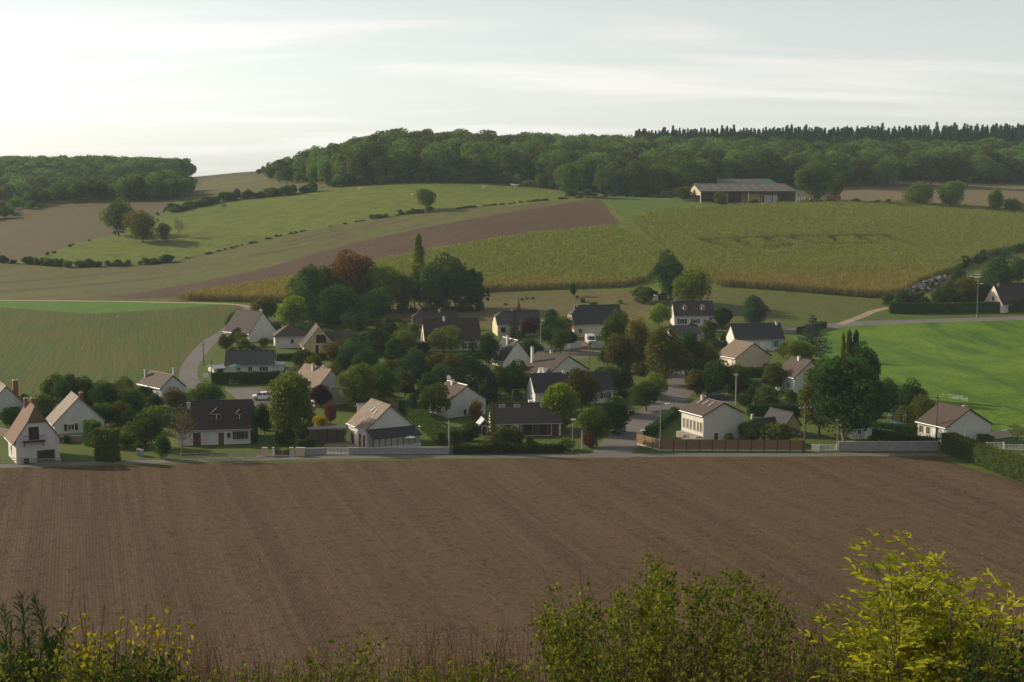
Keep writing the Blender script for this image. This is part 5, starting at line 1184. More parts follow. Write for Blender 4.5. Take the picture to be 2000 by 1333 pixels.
T(807, 817, 770, 17, 'cypress', 'needle_dark', 'narrow dark conifer behind the sunlit hedge bank', 'conifer'); T(568, 866, 718, 108, 'birch', 'leaf_olive', 'large light green birch with hanging branches in the front row', 'birch_tree', bark='bark_grey'); T(963, 884, 782, 44, 'spruce', 'leaf_olive', 'olive-green spruce in front of the bungalow', 'spruce_tree')
T(645, 832, 788, 30, 'round', 'leaf_red', 'small reddish tree on the lawn behind the firewood rack'); T(355, 892, 790, 74, 'bare', 'leaf_ochre', 'nearly leafless tree on the lawn of the dormer house', bark='bark_grey'); T(517, 848, 790, 44, 'tall', 'leaf_dark', 'dark green tree right of the dormer house'); T(497, 866, 812, 16, 'cypress', 'needle_dark', 'narrow dark conifer against the dormer house corner', 'conifer')
T(1096, 842, 748, 98, 'willow', 'leaf_yellow', 'weeping willow with light green drooping crown', 'willow_tree'); T(1135, 805, 718, 74, 'tall', 'leaf_ochre', 'tree with orange-tinted left side behind the willow'); T(1165, 872, 796, 80, 'oak', 'leaf_green', 'leafy dark green tree left of the street'); T(1203, 850, 780, 62, 'round', 'leaf_dark', 'dark tree hiding the black car'); T(1262, 802, 742, 72, 'round', 'leaf_green', 'green tree on the street bank'); T(1275, 780, 728, 50, 'round', 'leaf_yellow', 'yellow-green tree on the street bank behind the dark one')
T(1297, 752, 636, 100, 'tall', 'leaf_ochre', 'huge chestnut tree with yellowing left side above the street', 'chestnut_tree'); T(1248, 728, 626, 60, 'tall', 'leaf_ochre', 'yellowing chestnut left of the huge one', 'chestnut_tree'); T(1338, 740, 645, 70, 'tall', 'leaf_dark', 'dark tree right of the huge chestnut'); T(1287, 640, 592, 48, 'round', 'leaf_lime', 'bright lime-green tree behind the chestnuts'); T(1198, 692, 610, 58, 'tall', 'leaf_green', 'green tree right of the white van'); T(1206, 728, 652, 58, 'round', 'leaf_ochre', 'brownish tree between van and chestnuts'); T(1222, 770, 705, 32, 'cypress', 'needle_dark', 'dark columnar conifer left of the street bank', 'conifer')
T(1003, 742, 703, 19, 'cypress', 'needle_dark', 'left one of two dark thujas before the gable house', 'thuja'); T(1021, 742, 704, 20, 'cypress', 'needle_dark', 'right one of two dark thujas before the gable house', 'thuja'); T(1004, 664, 606, 34, 'spruce', 'needle_blue', 'blue spruce in front of the slate villa', 'spruce_tree'); T(1036, 660, 618, 42, 'round', 'leaf_purple', 'reddish-purple tree right of the blue spruce'); T(1076, 676, 618, 52, 'round', 'leaf_dark', 'dark tree right of the slate villa'); T(1013, 616, 581, 14, 'spruce', 'needle_dark', 'small spruce peeping over the slate villa roof', 'spruce_tree'); T(1120, 580, 553, 15, 'oval', 'leaf_dark', 'tiny lollipop-shaped tree at the corn field edge'); T(1130, 655, 615, 34, 'round', 'leaf_dark', 'dark tree against the black half-hipped roof'); T(1095, 690, 640, 46, 'round', 'leaf_green', 'garden tree behind the white garden wall')
T(1308, 592, 496, 64, 'tall', 'leaf_dark', 'tall dark tree at the corner of the two corn fields'); T(1350, 604, 526, 78, 'round', 'leaf_yellow', 'broad yellow-green tree above the shuttered house'); T(1473, 642, 577, 58, 'tall', 'leaf_bluegreen', 'green tree standing alone in the rough meadow edge'); T(1412, 640, 600, 42, 'oval', 'leaf_dark', 'clipped dark tree right of the shuttered house')
T(1585, 705, 615, 74, 'cedar', 'needle_blue', 'blue-green cedar in front of the right-hand field', 'cedar_tree'); T(1562, 718, 668, 62, 'round', 'leaf_yellow', 'yellowish tree below the blue-green cedar'); T(1650, 873, 686, 190, 'birch', 'leaf_dark', 'huge dark weeping birch behind the lane', 'birch_tree', bark='bark_grey', var=0); T(1600, 850, 705, 112, 'birch', 'leaf_olive', 'olive hanging birch limb tree left of the huge birch', 'birch_tree')
T(1644, 770, 648, 14, 'poplar', 'leaf_lime', 'left column of the three fastigiate trees', 'columnar_tree'); T(1656, 772, 644, 20, 'poplar', 'leaf_green', 'middle column of the three fastigiate trees', 'columnar_tree'); T(1669, 772, 644, 22, 'poplar', 'leaf_green', 'right column of the three fastigiate trees', 'columnar_tree'); T(1692, 780, 675, 66, 'tall', 'leaf_dark', 'dark dense tree right of the columnar trees'); T(1742, 805, 748, 76, 'round', 'leaf_dark', 'dark bushy tree at the edge of the right-hand field'); T(1806, 830, 775, 62, 'round', 'leaf_olive', 'olive round tree left of the smoking house')
T(1395, 775, 702, 72, 'round', 'leaf_dark', 'dark fruit tree behind the dark blue car'); T(1440, 778, 716, 50, 'round', 'leaf_green', 'green fruit tree right of the dark blue car'); T(1368, 760, 700, 54, 'round', 'leaf_dark', 'dark tree right of the street bend'); T(1500, 800, 752, 58, 'ball', 'leaf_green', 'round clipped bush behind the slate cottage', 'bush', 'bush'); T(1545, 748, 716, 34, 'round', 'leaf_yellow', 'small yellowish tree left of the hidden white house')
T(1947, 600, 498, 70, 'tall', 'leaf_bluegreen', 'large dark tree above the long hedge on the right'); T(1892, 602, 545, 60, 'round', 'leaf_ochre', 'brownish tree behind the long hedge'); T(1852, 600, 545, 46, 'round', 'leaf_green', 'green tree at the left of the hillside garden'); T(1925, 600, 530, 44, 'tall', 'leaf_green', 'green tree left of the large hillside tree'); T(1870, 570, 530, 34, 'round', 'leaf_dark', 'dark tree behind the hillside garden'); T(1990, 560, 505, 50, 'round', 'leaf_dark', 'dark tree at the right edge above the pink gable')
T(103, 780, 739, 42, 'round', 'leaf_dark', 'dark round tree at the edge of the seedling field'); T(285, 876, 803, 80, 'round', 'leaf_green', 'spreading fruit tree left of the bare tree'); T(405, 798, 748, 72, 'round', 'leaf_green', 'dark green broad tree behind the dormer house'); T(260, 815, 762, 76, 'round', 'leaf_olive', 'olive tree at the seedling field edge'); T(345, 805, 760, 56, 'round', 'leaf_ochre', 'ochre tree in front of the low-roofed house'); T(20, 836, 798, 42, 'round', 'leaf_dark', 'dark tree against the house at the left edge')
T(205, 838, 785, 60, 'round', 'leaf_green', 'green tree right behind the pale cottage gable'); T(165, 800, 758, 60, 'round', 'leaf_ochre', 'brownish tree behind the cottage roof'); T(90, 815, 772, 55, 'round', 'leaf_olive', 'olive tree between the two left houses')
T(660, 720, 670, 60, 'round', 'leaf_ochre', 'brownish tree in the garden of the timbered house'); T(590, 722, 682, 50, 'round', 'leaf_dark', 'dark tree in front of the dark pyramid roof'); T(790, 690, 645, 55, 'round', 'leaf_green', 'green garden tree left of the big purple-brown roof'); T(955, 715, 655, 46, 'round', 'leaf_dark', 'dark tree left of the gable house')
T(1180, 760, 715, 42, 'round', 'leaf_dark', 'dark garden tree above the slate house roof'); T(1060, 735, 700, 40, 'round', 'leaf_green', 'green shrub tree beside the long white house'); T(1530, 700, 668, 36, 'round', 'leaf_olive', 'olive tree right of the tan house'); T(1210, 648, 606, 44, 'round', 'leaf_rust', 'rusty small tree right of the black half-hipped roof')
# field and farm trees
T(1105, 386, 322, 62, 'oak', 'leaf_forest', 'broad oak at the corner of the brown field'); T(833, 411, 369, 46, 'round', 'leaf_forest', 'lone round tree in the middle of the pasture'); T(232, 461, 393, 68, 'round', 'leaf_forest', 'large round tree at the left end of the pasture'); T(279, 474, 416, 70, 'round', 'leaf_ochre', 'brownish round tree beside the large pasture tree'); T(322, 472, 438, 28, 'round', 'leaf_forest', 'small green tree right of the brownish pasture tree'); T(350, 465, 424, 30, 'bare', 'leaf_forest', 'thin see-through tree in the pasture', bark='bark_grey'); T(438, 416, 387, 13, 'bare', 'leaf_forest', 'tiny thin tree on the upper pasture', bark='bark_grey')
T(1590, 394, 318, 78, 'tall', 'leaf_forest', 'big dark tree right of the barn'); T(1630, 390, 342, 44, 'round', 'leaf_green', 'lighter green tree right of the barn'); T(1340, 384, 316, 48, 'tall', 'leaf_green', 'tall tree left of the barn'); T(1240, 384, 318, 60, 'tall', 'leaf_forest', 'dark tree left of the barn meadow'); T(1190, 381, 322, 62, 'tall', 'leaf_forest', 'dark tree between oak and barn meadow'); T(1290, 384, 322, 60, 'tall', 'leaf_forest', 'dark tree above the barn meadow')
T(1793, 408, 359, 62, 'round', 'leaf_forest', 'left one of two round trees at the tan field'); T(1857, 411, 354, 64, 'round', 'leaf_forest', 'right one of two round trees at the tan field'); T(1942, 418, 369, 32, 'tall', 'leaf_forest', 'slender tree at the right edge of the corn top'); T(1978, 420, 390, 46, 'round', 'leaf_forest', 'dark bush tree at the right edge above the corn'); T(1408, 402, 377, 30, 'shrub', 'leaf_olive', 'pale bush in front of the barn', 'bush', 'bush'); T(1335, 392, 365, 40, 'shrub', 'leaf_olive', 'olive bush left of the barn gable', 'bush', 'bush'); T(1465, 352, 329, 55, 'round', 'leaf_yellow', 'light green tree top behind the barns'); T(1515, 356, 338, 44, 'round', 'leaf_ochre', 'brownish tree top behind the green shed roof')
# named bushes
B_ = lambda px, b, t, w, k, m, lab_, nm='bush': T(px, b, t, w, k, m, lab_, nm, 'bush')
B_(252, 866, 831, 36, 'ball', 'leaf_yellow', 'round yellow-green bush beside the field drive'); B_(625, 838, 813, 36, 'ball', 'leaf_gold', 'golden yellow bush behind the firewood rack'); B_(1255, 592, 560, 58, 'wild', 'leaf_green', 'wild green thicket at the corn field edge'); B_(318, 897, 852, 34, 'ball', 'leaf_dark', 'dark clipped bush at the rail fence')
B_(1470, 862, 822, 74, 'wild', 'leaf_olive', 'olive shrub mass right of the corner house'); B_(1515, 868, 826, 80, 'wild', 'leaf_olive', 'large olive shrub before the slate cottage'); B_(1792, 850, 826, 30, 'ball', 'leaf_dark', 'dark clipped ball left of the smoking house'); B_(1706, 866, 850, 26, 'ball', 'leaf_dark', 'dark round bush before the garden chalet'); B_(1925, 866, 848, 44, 'shrub', 'leaf_green', 'green bush before the smoking house gable'); B_(1985, 862, 825, 50, 'bare', 'leaf_dark', 'sparse tree at the right edge beside the white fence')
B_(1105, 880, 856, 46, 'shrub', 'leaf_yellow', 'yellow-green bush left of the street lamp'); B_(1150, 874, 846, 34, 'shrub', 'leaf_red', 'reddish bush behind the bare wooden pole'); B_(930, 818, 784, 34, 'shrub', 'leaf_rust', 'orange-brown shrub in front of the dish house door'); B_(920, 862, 822, 50, 'shrub', 'leaf_bluegreen', 'blue-green shrub behind the roadside hedge'); B_(600, 878, 858, 44, 'shrub', 'leaf_dark', 'rounded shrub with pale blossoms by the plum gate'); B_(1362, 846, 826, 28, 'wild', 'leaf_red', 'reddish plants on the terrace of the corner house')
B_(1425, 868, 846, 26, 'wild', 'leaf_yellow', 'bright leafy plant behind the timber fence'); B_(30, 815, 795, 30, 'ball', 'leaf_dark', 'dark shrub below the left-edge house'); B_(775, 648, 624, 46, 'shrub', 'leaf_olive', 'olive shrub behind the egg-shaped tree'); B_(130, 866, 850, 22, 'ball', 'leaf_dark', 'dark small bush under the cottage window'); B_(240, 800, 738, 40, 'bare', 'leaf_ochre', 'thin brown bush at the seedling field edge')

# ------------------------------------------------------------------ clipped hedges
def hedge(a, b, h_, t, leafm, label, top_slope=0.0, name='hedge', ends=True):
    P, Q, L, an = run(a, b); r = empty(name, P, an); tag(r, label, 'hedge')
    g = np.random.default_rng(int(L * 100)); n = max(2, int(L / 2.5)); xs = np.linspace(0, L, n + 1)
    zs = np.array([hz(P[0] + math.cos(an) * x, P[1] + math.sin(an) * x) for x in xs]) - P[2]
    body = MB()
    for k in range(n):
        x0, x1, z0, z1 = xs[k], xs[k+1], zs[k], zs[k+1]; i = .12
        c = [(x0 + (i if k == 0 else 0), -t/2 + i, z0 - .4), (x1 - (i if k == n-1 else 0), -t/2 + i, z1 - .4), (x1 - (i if k == n-1 else 0), t/2 - i, z1 - .4), (x0 + (i if k == 0 else 0), t/2 - i, z0 - .4)]
        d = [(p[0], p[1], (z0 if j in (0, 3) else z1) + h_ - i) for j, p in enumerate(c)]
        for q in ((0, 1, 5, 4), (2, 3, 7, 6), (4, 5, 6, 7)) + (((3, 0, 4, 7),) if k == 0 else ()) + (((1, 2, 6, 5),) if k == n-1 else ()): body.poly([(c + d)[j] for j in q])
    body.build('inner_growth', 'leaf_dark', r)
    per = 26; area = [L * h_, L * h_, L * t, t * h_, t * h_]; C, Nn = [], []
    for f, (A_, nv) in enumerate(zip(area, ((0, -1, 0), (0, 1, 0), (0, 0, 1), (-1, 0, 0), (1, 0, 0)))):
        k = int(A_ * per) + 4; u, v = g.random(k), g.random(k)
        x = u * L if f < 3 else np.full(k, 0.05 if f == 3 else L - .05); y = np.full(k, -t/2 if f == 0 else t/2) if f < 2 else (v - .5) * t if f == 2 else (u - .5) * t
        z = v * h_ if f != 2 else np.full(k, h_); zg = np.interp(x, xs, zs)
        p = np.stack([x, y, z + zg], 1) + g.normal(0, .07, (k, 3)) + np.array(nv) * (0.10 * np.sin(x * 1.7) * np.sin(z * 2.3 + x))[:, None]
        C.append(p); Nn.append(np.tile(np.array(nv, float), (k, 1)))
    V, F = leaf_quads(np.vstack(C), np.vstack(Nn), .15, .65, g, .7)
    link('leaves', np_mesh('hedge_leaves', V, F, (leafm,)), r)
hedge((413, 752), (548, 748), 2.4, 1.2, 'leaf_dark', 'long dark clipped hedge in front of the slate bungalow'); hedge((1737, 612), (2080, 608), 2.9, 1.4, 'leaf_dark', 'long tall clipped hedge along the hillside road'); hedge((1740, 606), (1800, 584), 2.2, 1.4, 'leaf_green', 'hedge running uphill from the white car')
hedge((192, 898), (228, 902), 5.0, 1.8, 'leaf_olive', 'tall square-cut hedge block near the lane'); hedge((172, 868), (190, 874), 4.0, 1.6, 'leaf_green', 'square-cut hedge block beside the cottage wall'); hedge((790, 800), (868, 868), 1.9, 2.2, 'leaf_green', 'sunlit sloping hedge bank right of the workshop house'); hedge((885, 886), (1100, 884), 1.3, 1.2, 'leaf_dark', 'dark roadside hedge in front of the bungalow')
hedge((540, 705), (690, 702), 1.6, 1.0, 'leaf_dark', 'hedge above the pink-tiled house roof'); hedge((960, 745), (1035, 742), 1.7, 1.2, 'leaf_dark', 'dark hedge under the two thujas'); hedge((1460, 812), (1562, 812), 2.0, 1.6, 'leaf_dark', 'dark hedge behind the corner house'); hedge((1500, 745), (1560, 738), 2.6, 1.4, 'leaf_dark', 'tall dark hedge below the tan house'); hedge((1405, 735), (1500, 738), 2.0, 1.3, 'leaf_dark', 'dark hedge in front of the tan house')
hedge((1262, 858), (1320, 812), 1.5, 1.2, 'leaf_dark', 'dark hedge along the street beside the corner house'); hedge((1685, 838), (1800, 850), 1.4, 1.3, 'leaf_dark', 'long dark hedge on the lawn right of the huge birch'); hedge((1690, 852), (1830, 872), 1.3, 1.6, 'leaf_green', 'lit lawn hedge behind the long grey wall'); hedge((1180, 705), (1225, 698), 1.5, 1.2, 'leaf_dark', 'hedge in front of the white van'); hedge((1360, 688), (1420, 676), 1.5, 1.3, 'leaf_green', 'sunlit hedge left of the turquoise-shuttered house'); hedge((690, 790), (760, 800), 1.5, 1.2, 'leaf_dark', 'dark hedge behind the olive tree'); hedge((1560, 652), (1610, 640), 1.6, 1.6, 'leaf_dark', 'dark hedge where the right-hand road leaves the village')
hedge((1850, 882), (2060, 962), 3.0, 2.4, 'leaf_olive', 'thick olive hedge sloping down at the right edge of the ploughed field')

# ------------------------------------------------------------------ filler shrubs of gardens and hedgerows
def clear(x, y, r):
    for h in HOUSES:
        c, s_ = math.cos(h.yaw), math.sin(h.yaw); dx, dy = x - h.foot[0], y - h.foot[1]
        lx, ly = dx * c + dy * s_, -dx * s_ + dy * c
        if abs(lx) < h.W / 2 + r * .5 and -r - 1.5 < ly < h.D + r * .5: return False
    for nm in ('lane', 'lane_apron', 'street', 'left_street', 'right_road', 'parking_apron', 'gravel_yard', 'side_street', 'back_street', 'right_green_field', 'seedling_field'):
        for poly in FIELD_POLY.get(nm, []):
            if inside(poly, np.array([[x, y]]))[0]: return False
    return True
RECTS = [h.rect for h in HOUSES] + [(1142, 1162, 650, 671), (498, 527, 764, 782), (1376, 1418, 764, 782), (1100, 1122, 672, 697), (1733, 1757, 578, 589)]
def hides(p, w, h_, lim):
    s_ = p[1] / FPX; px, py = project(p); x0, x1, y0, y1 = px - w / 2 / s_, px + w / 2 / s_, py - h_ / s_, py
    for a0, a1, b0, b1 in RECTS:
        if py < b1: continue
        ox = min(x1, a1) - max(x0, a0); oy = min(y1, b1) - max(y0, b0)
        if ox > 0 and oy > 0 and ox * oy > lim * (a1 - a0) * (b1 - b0): return True
    return False
TONE = {'leaf_green': 'green', 'leaf_dark': 'dark green', 'leaf_olive': 'olive', 'leaf_bluegreen': 'blue-green', 'leaf_ochre': 'brownish', 'leaf_yellow': 'yellow-green', 'leaf_red': 'reddish'}
SEEN = {}
def where(p):
    px, py = project(p); best = min(HOUSES, key=lambda h: math.hypot((h.rect[0] + h.rect[1]) / 2 - px, (h.rect[3] - py) * 2))
    cx, by = (best.rect[0] + best.rect[1]) / 2, best.rect[3]
    dx, dy = px - cx, py - by
    rel = ('right of' if dx > 0 else 'left of') if abs(dx) > (best.rect[1] - best.rect[0]) * .5 else ('in front of' if dy > 0 else 'behind')
    return rel + ' the ' + best.root.name.split('.')[0].replace('_', ' ')
def own_label(first, p):
    lb = first + ' ' + where(p); SEEN[lb] = SEEN.get(lb, 0) + 1; k = SEEN[lb]
    return lb if k == 1 else '%s %s' % (('', 'second', 'third', 'fourth', 'fifth', 'sixth', 'another', 'one more')[min(k - 1, 7)], lb)
gar = [(560, 690, 960, 800), (960, 650, 1240, 780), (1340, 690, 1560, 800), (40, 790, 330, 860), (1060, 640, 1330, 740), (580, 640, 830, 700), (1600, 790, 1800, 850), (880, 850, 1100, 880), (230, 780, 350, 880), (480, 820, 610, 870), (1350, 640, 1440, 700), (430, 640, 560, 700)]
cnt = 0
for k in range(420):
    x0, y0, x1, y1 = gar[k % len(gar)]
    p = ground(random.uniform(x0, x1), random.uniform(y0, y1)); w = random.uniform(1.4, 4.2)
    if not clear(p[0], p[1], w / 2) or hides(p, w, w, .12): continue
    kd = random.choice(['shrub', 'shrub', 'wild', 'ball']); cnt += 1
    if cnt > 170: break
    lm = random.choice(['leaf_green', 'leaf_dark', 'leaf_dark', 'leaf_olive', 'leaf_bluegreen', 'leaf_ochre', 'leaf_green', 'leaf_dark', 'leaf_yellow'])
    plant('garden_shrub', own_label('%s %s %s' % ('small' if w < 2.3 else 'wide' if w > 3.4 else 'middling', TONE[lm], {'ball': 'clipped bush', 'wild': 'straggling shrub', 'shrub': 'garden shrub'}[kd]), p), 'shrub', kd, lm, (p[0], p[1], p[2] - .05), w * random.uniform(.55, 1.1), w, 'garden shrubs of the village')
ft = [(560, 690, 960, 790, 26), (960, 655, 1240, 780, 12), (1340, 695, 1560, 800, 8), (40, 790, 330, 850, 8), (580, 650, 830, 700, 8), (1060, 640, 1240, 730, 8), (1690, 790, 1800, 830, 4), (430, 650, 560, 700, 4)]
for x0, y0, x1, y1, n_ in ft:
    m_ = 0
    for k in range(n_ * 5):
        p = ground(random.uniform(x0, x1), random.uniform(y0, y1)); w = random.uniform(3.8, 6.5)
        if m_ >= n_ or not clear(p[0], p[1], w / 2) or hides(p, w, w * 1.1, .07) or any(math.hypot(p[0] - t[0], p[1] - t[1]) < (w / 2 + t[2]) * .55 for t in TREES if t[2] > 1.8): continue
        m_ += 1; kd = random.choice(['round', 'round', 'oak', 'oval', 'tall'])
        lm = random.choice(['leaf_green', 'leaf_dark', 'leaf_dark', 'leaf_olive', 'leaf_bluegreen', 'leaf_ochre'])
        plant('garden_tree', own_label('%s %s garden tree' % (TONE[lm], {'round': 'round', 'oak': 'spreading', 'oval': 'egg-shaped', 'tall': 'tall'}[kd]), p), 'tree', kd, lm, (p[0], p[1], p[2] - .05), w * random.uniform(.85, 1.25), w, 'garden trees of the village')
def row(pts, n, hpx, wpx, leafs, label, group, jit=1.5, kinds=('wild', 'shrub')):
    W = G2(pts); L = np.cumsum([0] + [math.dist(a, b) for a, b in zip(W[:-1], W[1:])])
    for k in range(n):
        t = L[-1] * (random.random() if n >= 40 else (k + random.random() * .8) / n); i = min(len(W) - 2, int(np.searchsorted(L, t)) - 1 if t > 0 else 0); i = max(0, i); f = (t - L[i]) / max(1e-6, L[i+1] - L[i])
        x = W[i][0] + (W[i+1][0] - W[i][0]) * f + random.uniform(-jit, jit); y = W[i][1] + (W[i+1][1] - W[i][1]) * f + random.uniform(-jit, jit); sc = y / FPX
        plant('hedgerow_bush', label, 'bush', random.choice(kinds), random.choice(leafs), (x, y, hz(x, y) - .1), hpx * sc * random.uniform(.5, 1.4), wpx * sc * random.uniform(.6, 1.4), group)
row([(5, 513), (60, 516), (150, 522), (250, 519), (340, 511)], 54, 12, 19, ['leaf_forest', 'leaf_dark', 'leaf_forest'], 'low dark bush in the hedgerow at the foot of the pasture', 'hedgerow at the foot of the pasture')
row([(335, 415), (400, 400), (450, 391), (540, 383), (620, 373)], 36, 15, 26, ['leaf_forest', 'leaf_dark', 'leaf_olive'], 'dark bush in the hedgerow along the top left of the pasture', 'hedgerow along the top left of the pasture')
row([(350, 508), (550, 460), (700, 433), (780, 421)], 40, 3, 9, ['leaf_olive', 'leaf_forest'], 'tiny bush on the fence line below the pasture', 'bushes on the pasture fence line', .6)
row([(722, 428), (760, 423)], 5, 8, 12, ['leaf_forest'], 'low bush left of the lone round tree', 'bushes left of the lone tree', .6); row([(775, 420), (850, 413)], 8, 9, 14, ['leaf_forest', 'leaf_olive'], 'low bush under the lone round tree', 'bushes under the lone tree', .6)
row([(870, 411), (1000, 398), (1180, 386)], 46, 3.2, 10, ['leaf_olive', 'leaf_forest'], 'low bush on the field edge below the forest', 'bushes on the upper field edge', .6); row([(1100, 384), (1180, 384), (1260, 386), (1350, 388)], 18, 11, 20, ['leaf_forest', 'leaf_dark', 'leaf_olive'], 'bush along the top of the barn meadow', 'bushes above the barn meadow')
row([(1440, 404), (1560, 404), (1680, 401), (1780, 403)], 26, 10, 20, ['leaf_forest', 'leaf_dark'], 'dark bush in the hedgerow along the corn top', 'hedgerow along the corn top'); row([(1870, 528), (1930, 506), (2000, 492), (2060, 480)], 16, 16, 24, ['leaf_dark', 'leaf_forest'], 'dark bush along the upper right corner of the corn', 'bushes at the corn corner')
row([(650, 366), (720, 361), (800, 357), (900, 356), (1000, 360), (1080, 370)], 34, 20, 30, ['leaf_forest', 'leaf_dark', 'leaf_olive'], 'bush at the foot of the forest edge', 'bushes along the forest edge', 2.5); row([(60, 510), (150, 477), (235, 456), (300, 427), (335, 405)], 14, 5, 9, ['leaf_forest'], 'small bush between the dry field and pasture', 'bushes between dry field and pasture', .8)
row([(0, 782), (100, 785), (200, 780), (345, 770)], 18, 16, 24, ['leaf_ochre', 'leaf_dark', 'leaf_olive'], 'brownish bush along the lower edge of the seedling field', 'bushes below the seedling field'); row([(1640, 722), (1700, 768), (1770, 785), (1800, 795)], 10, 22, 30, ['leaf_dark', 'leaf_green'], 'dark bush along the lower edge of the right-hand field', 'bushes below the right-hand field'); row([(940, 606), (760, 612), (700, 622), (600, 640)], 16, 20, 36, ['leaf_dark', 'leaf_green'], 'undergrowth bush at the foot of the woodlot', 'woodlot undergrowth')
row([(960, 590), (1100, 600), (1240, 590)], 11, 7, 12, ['leaf_olive', 'leaf_ochre', 'leaf_yellow'], 'scrubby bush scattered in the dry meadow', 'scrub bushes in the dry meadow', 14); row([(1740, 600), (1850, 598), (2000, 590)], 14, 30, 40, ['leaf_dark', 'leaf_green', 'leaf_olive'], 'garden bush behind the long hillside hedge', 'bushes behind the hillside hedge', 3)

# ------------------------------------------------------------------ the woods on the hills
FARM = {}
for v_ in range(6):
    hw, c, t = mk('far', 900 + v_)
    V = np.vstack([c[0], t[0]]); F = np.vstack([c[1], t[1] + len(c[0])])
    FARM[v_] = np_mesh('wood_tree', V, F, ('leaf_forest', 'bark'), np.r_[np.zeros(len(c[1])), np.ones(len(t[1]))])
SPR = {}
for v_ in range(4):
    hw, c, t = mk('farspruce', 950 + v_)
    V = np.vstack([c[0], t[0]]); F = np.vstack([c[1], t[1] + len(c[0])]); SPR[v_] = np_mesh('wood_spruce', V, F, ('needle_far', 'bark'), np.r_[np.zeros(len(c[1])), np.ones(len(t[1]))])
def px_of(x, y, z): return project((x, y, z))
def scatter_world(poly, spacing, seed):
    g = np.random.default_rng(seed); P = np.array(poly); lo, hi = P.min(0), P.max(0); out = []
    for yy in np.arange(lo[1], hi[1], spacing * .87):
        for xx in np.arange(lo[0], hi[0], spacing): out.append((xx + g.normal(0, spacing * .22), yy + g.normal(0, spacing * .22)))
    out = np.array(out); return out[inside(poly, out)]
wood_main = G2([(655, 364), (720, 361), (800, 357), (900, 355), (1000, 358), (1060, 364), (1100, 372), (1180, 381), (1290, 384), (1345, 384), (1390, 372)]) + [(165, 742), (250, 765)] + G2([(1640, 357), (1750, 353), (1900, 359), (2100, 358)]) + [(420, 830), (480, 1000), (470, 1130), (0, 1130), (-60, 1000), (-140, 985), (-158, 930), (-146, 850)]
wood_left = [(-620, 1020), (-420, 930), (-310, 960), (-240, 1010), (-234, 1060), (-250, 1120), (-310, 1250), (-620, 1300)]
wood_band = G2([(-120, 452), (0, 432), (60, 411), (110, 398), (200, 393), (340, 391), (365, 385)]) + [(-175, 790), (-195, 850), (-260, 880), (-360, 860), (-420, 780)]
def make_wood(poly, spacing, seed, hr, nsel, label, group, name, conif=None, tap=None):
    P = scatter_world(poly, spacing, seed); g = np.random.default_rng(seed + 1)
    P = P[np.argsort(P[:, 1])]; Z = height(P[:, 0], P[:, 1]); idx = 0; rest = []
    xs_ = np.array([px_of(x, y, z + 8)[0] for (x, y), z in zip(P, Z)])
    infr = (xs_ > -40) & (xs_ < 2040)
    for (x, y), z, ok in zip(P, Z, infr):
        if conif is not None and conif(x, y): continue
        h_ = g.uniform(*hr) * (np.interp(px_of(x, y, z + 8)[0], tap[0], tap[1]) if tap else 1); w = h_ * g.uniform(.72, 1.12); v_ = int(g.integers(6)); rz = g.random() * 6.28
        if ok and idx < nsel:
            o = link(name, FARM[v_], loc=(x, y, z - .2), rz=rz, scale=(w / 12, w / 12, h_ / 15)); tag(o, label, 'tree', group); idx += 1
        else: rest.append((x, y, z - .2, rz, w / 12, h_ / 15, v_))
    return rest
def gn_scatter(name, rows_, protos, label=None, cat=None):
    col = bpy.data.collections.new(name + '_kinds')
    for i, me in enumerate(protos):
        o = bpy.data.objects.new('kind_%02d' % i, me); col.objects.link(o)
    A = np.array(rows_, float); me = bpy.data.meshes.new(name); me.vertices.add(len(A)); me.vertices.foreach_set('co', A[:, :3].astype(np.float32).ravel())
    def attr(nm, ty, data, key='value'):
        a = me.attributes.new(nm, ty, 'POINT'); a.data.foreach_set(key, data)
    attr('rotv', 'FLOAT_VECTOR', np.stack([np.zeros(len(A)), np.zeros(len(A)), A[:, 3]], 1).astype(np.float32).ravel(), 'vector')
    attr('sclv', 'FLOAT_VECTOR', np.stack([A[:, 4], A[:, 4], A[:, 5]], 1).astype(np.float32).ravel(), 'vector')
    attr('kidx', 'INT', A[:, 6].astype(np.int32))
    ng = bpy.data.node_groups.new(name + '_nodes', 'GeometryNodeTree')
    ng.interface.new_socket('Geometry', in_out='INPUT', socket_type='NodeSocketGeometry'); ng.interface.new_socket('Geometry', in_out='OUTPUT', socket_type='NodeSocketGeometry')
    n = ng.nodes; gi = n.new('NodeGroupInput'); go = n.new('NodeGroupOutput'); ip = n.new('GeometryNodeInstanceOnPoints'); ci = n.new('GeometryNodeCollectionInfo')
    ci.inputs['Collection'].default_value = col; ci.inputs['Separate Children'].default_value = True; ci.inputs['Reset Children'].default_value = True
    def na(nm, ty):
        q = n.new('GeometryNodeInputNamedAttribute'); q.data_type = ty; q.inputs[0].default_value = nm; return [s for s in q.outputs if s.enabled][0]
    ng.links.new(gi.outputs[0], ip.inputs['Points']); ng.links.new(ci.outputs[0], ip.inputs['Instance']); ip.inputs['Pick Instance'].default_value = True
    ng.links.new(na('kidx', 'INT'), ip.inputs['Instance Index']); ng.links.new(na('rotv', 'FLOAT_VECTOR'), ip.inputs['Rotation']); ng.links.new(na('sclv', 'FLOAT_VECTOR'), ip.inputs['Scale'])
    ng.links.new(ip.outputs[0], go.inputs[0])
    o = link(name, me); md = o.modifiers.new('scatter', 'NODES'); md.node_group = ng
    tag(o, label, cat, kind='stuff'); return o
def is_conif(x, y):
    if y < 985: return False
    px = px_of(x, y, 60)[0]
    return px > 1235
ALLP = [FARM[i] for i in range(6)]
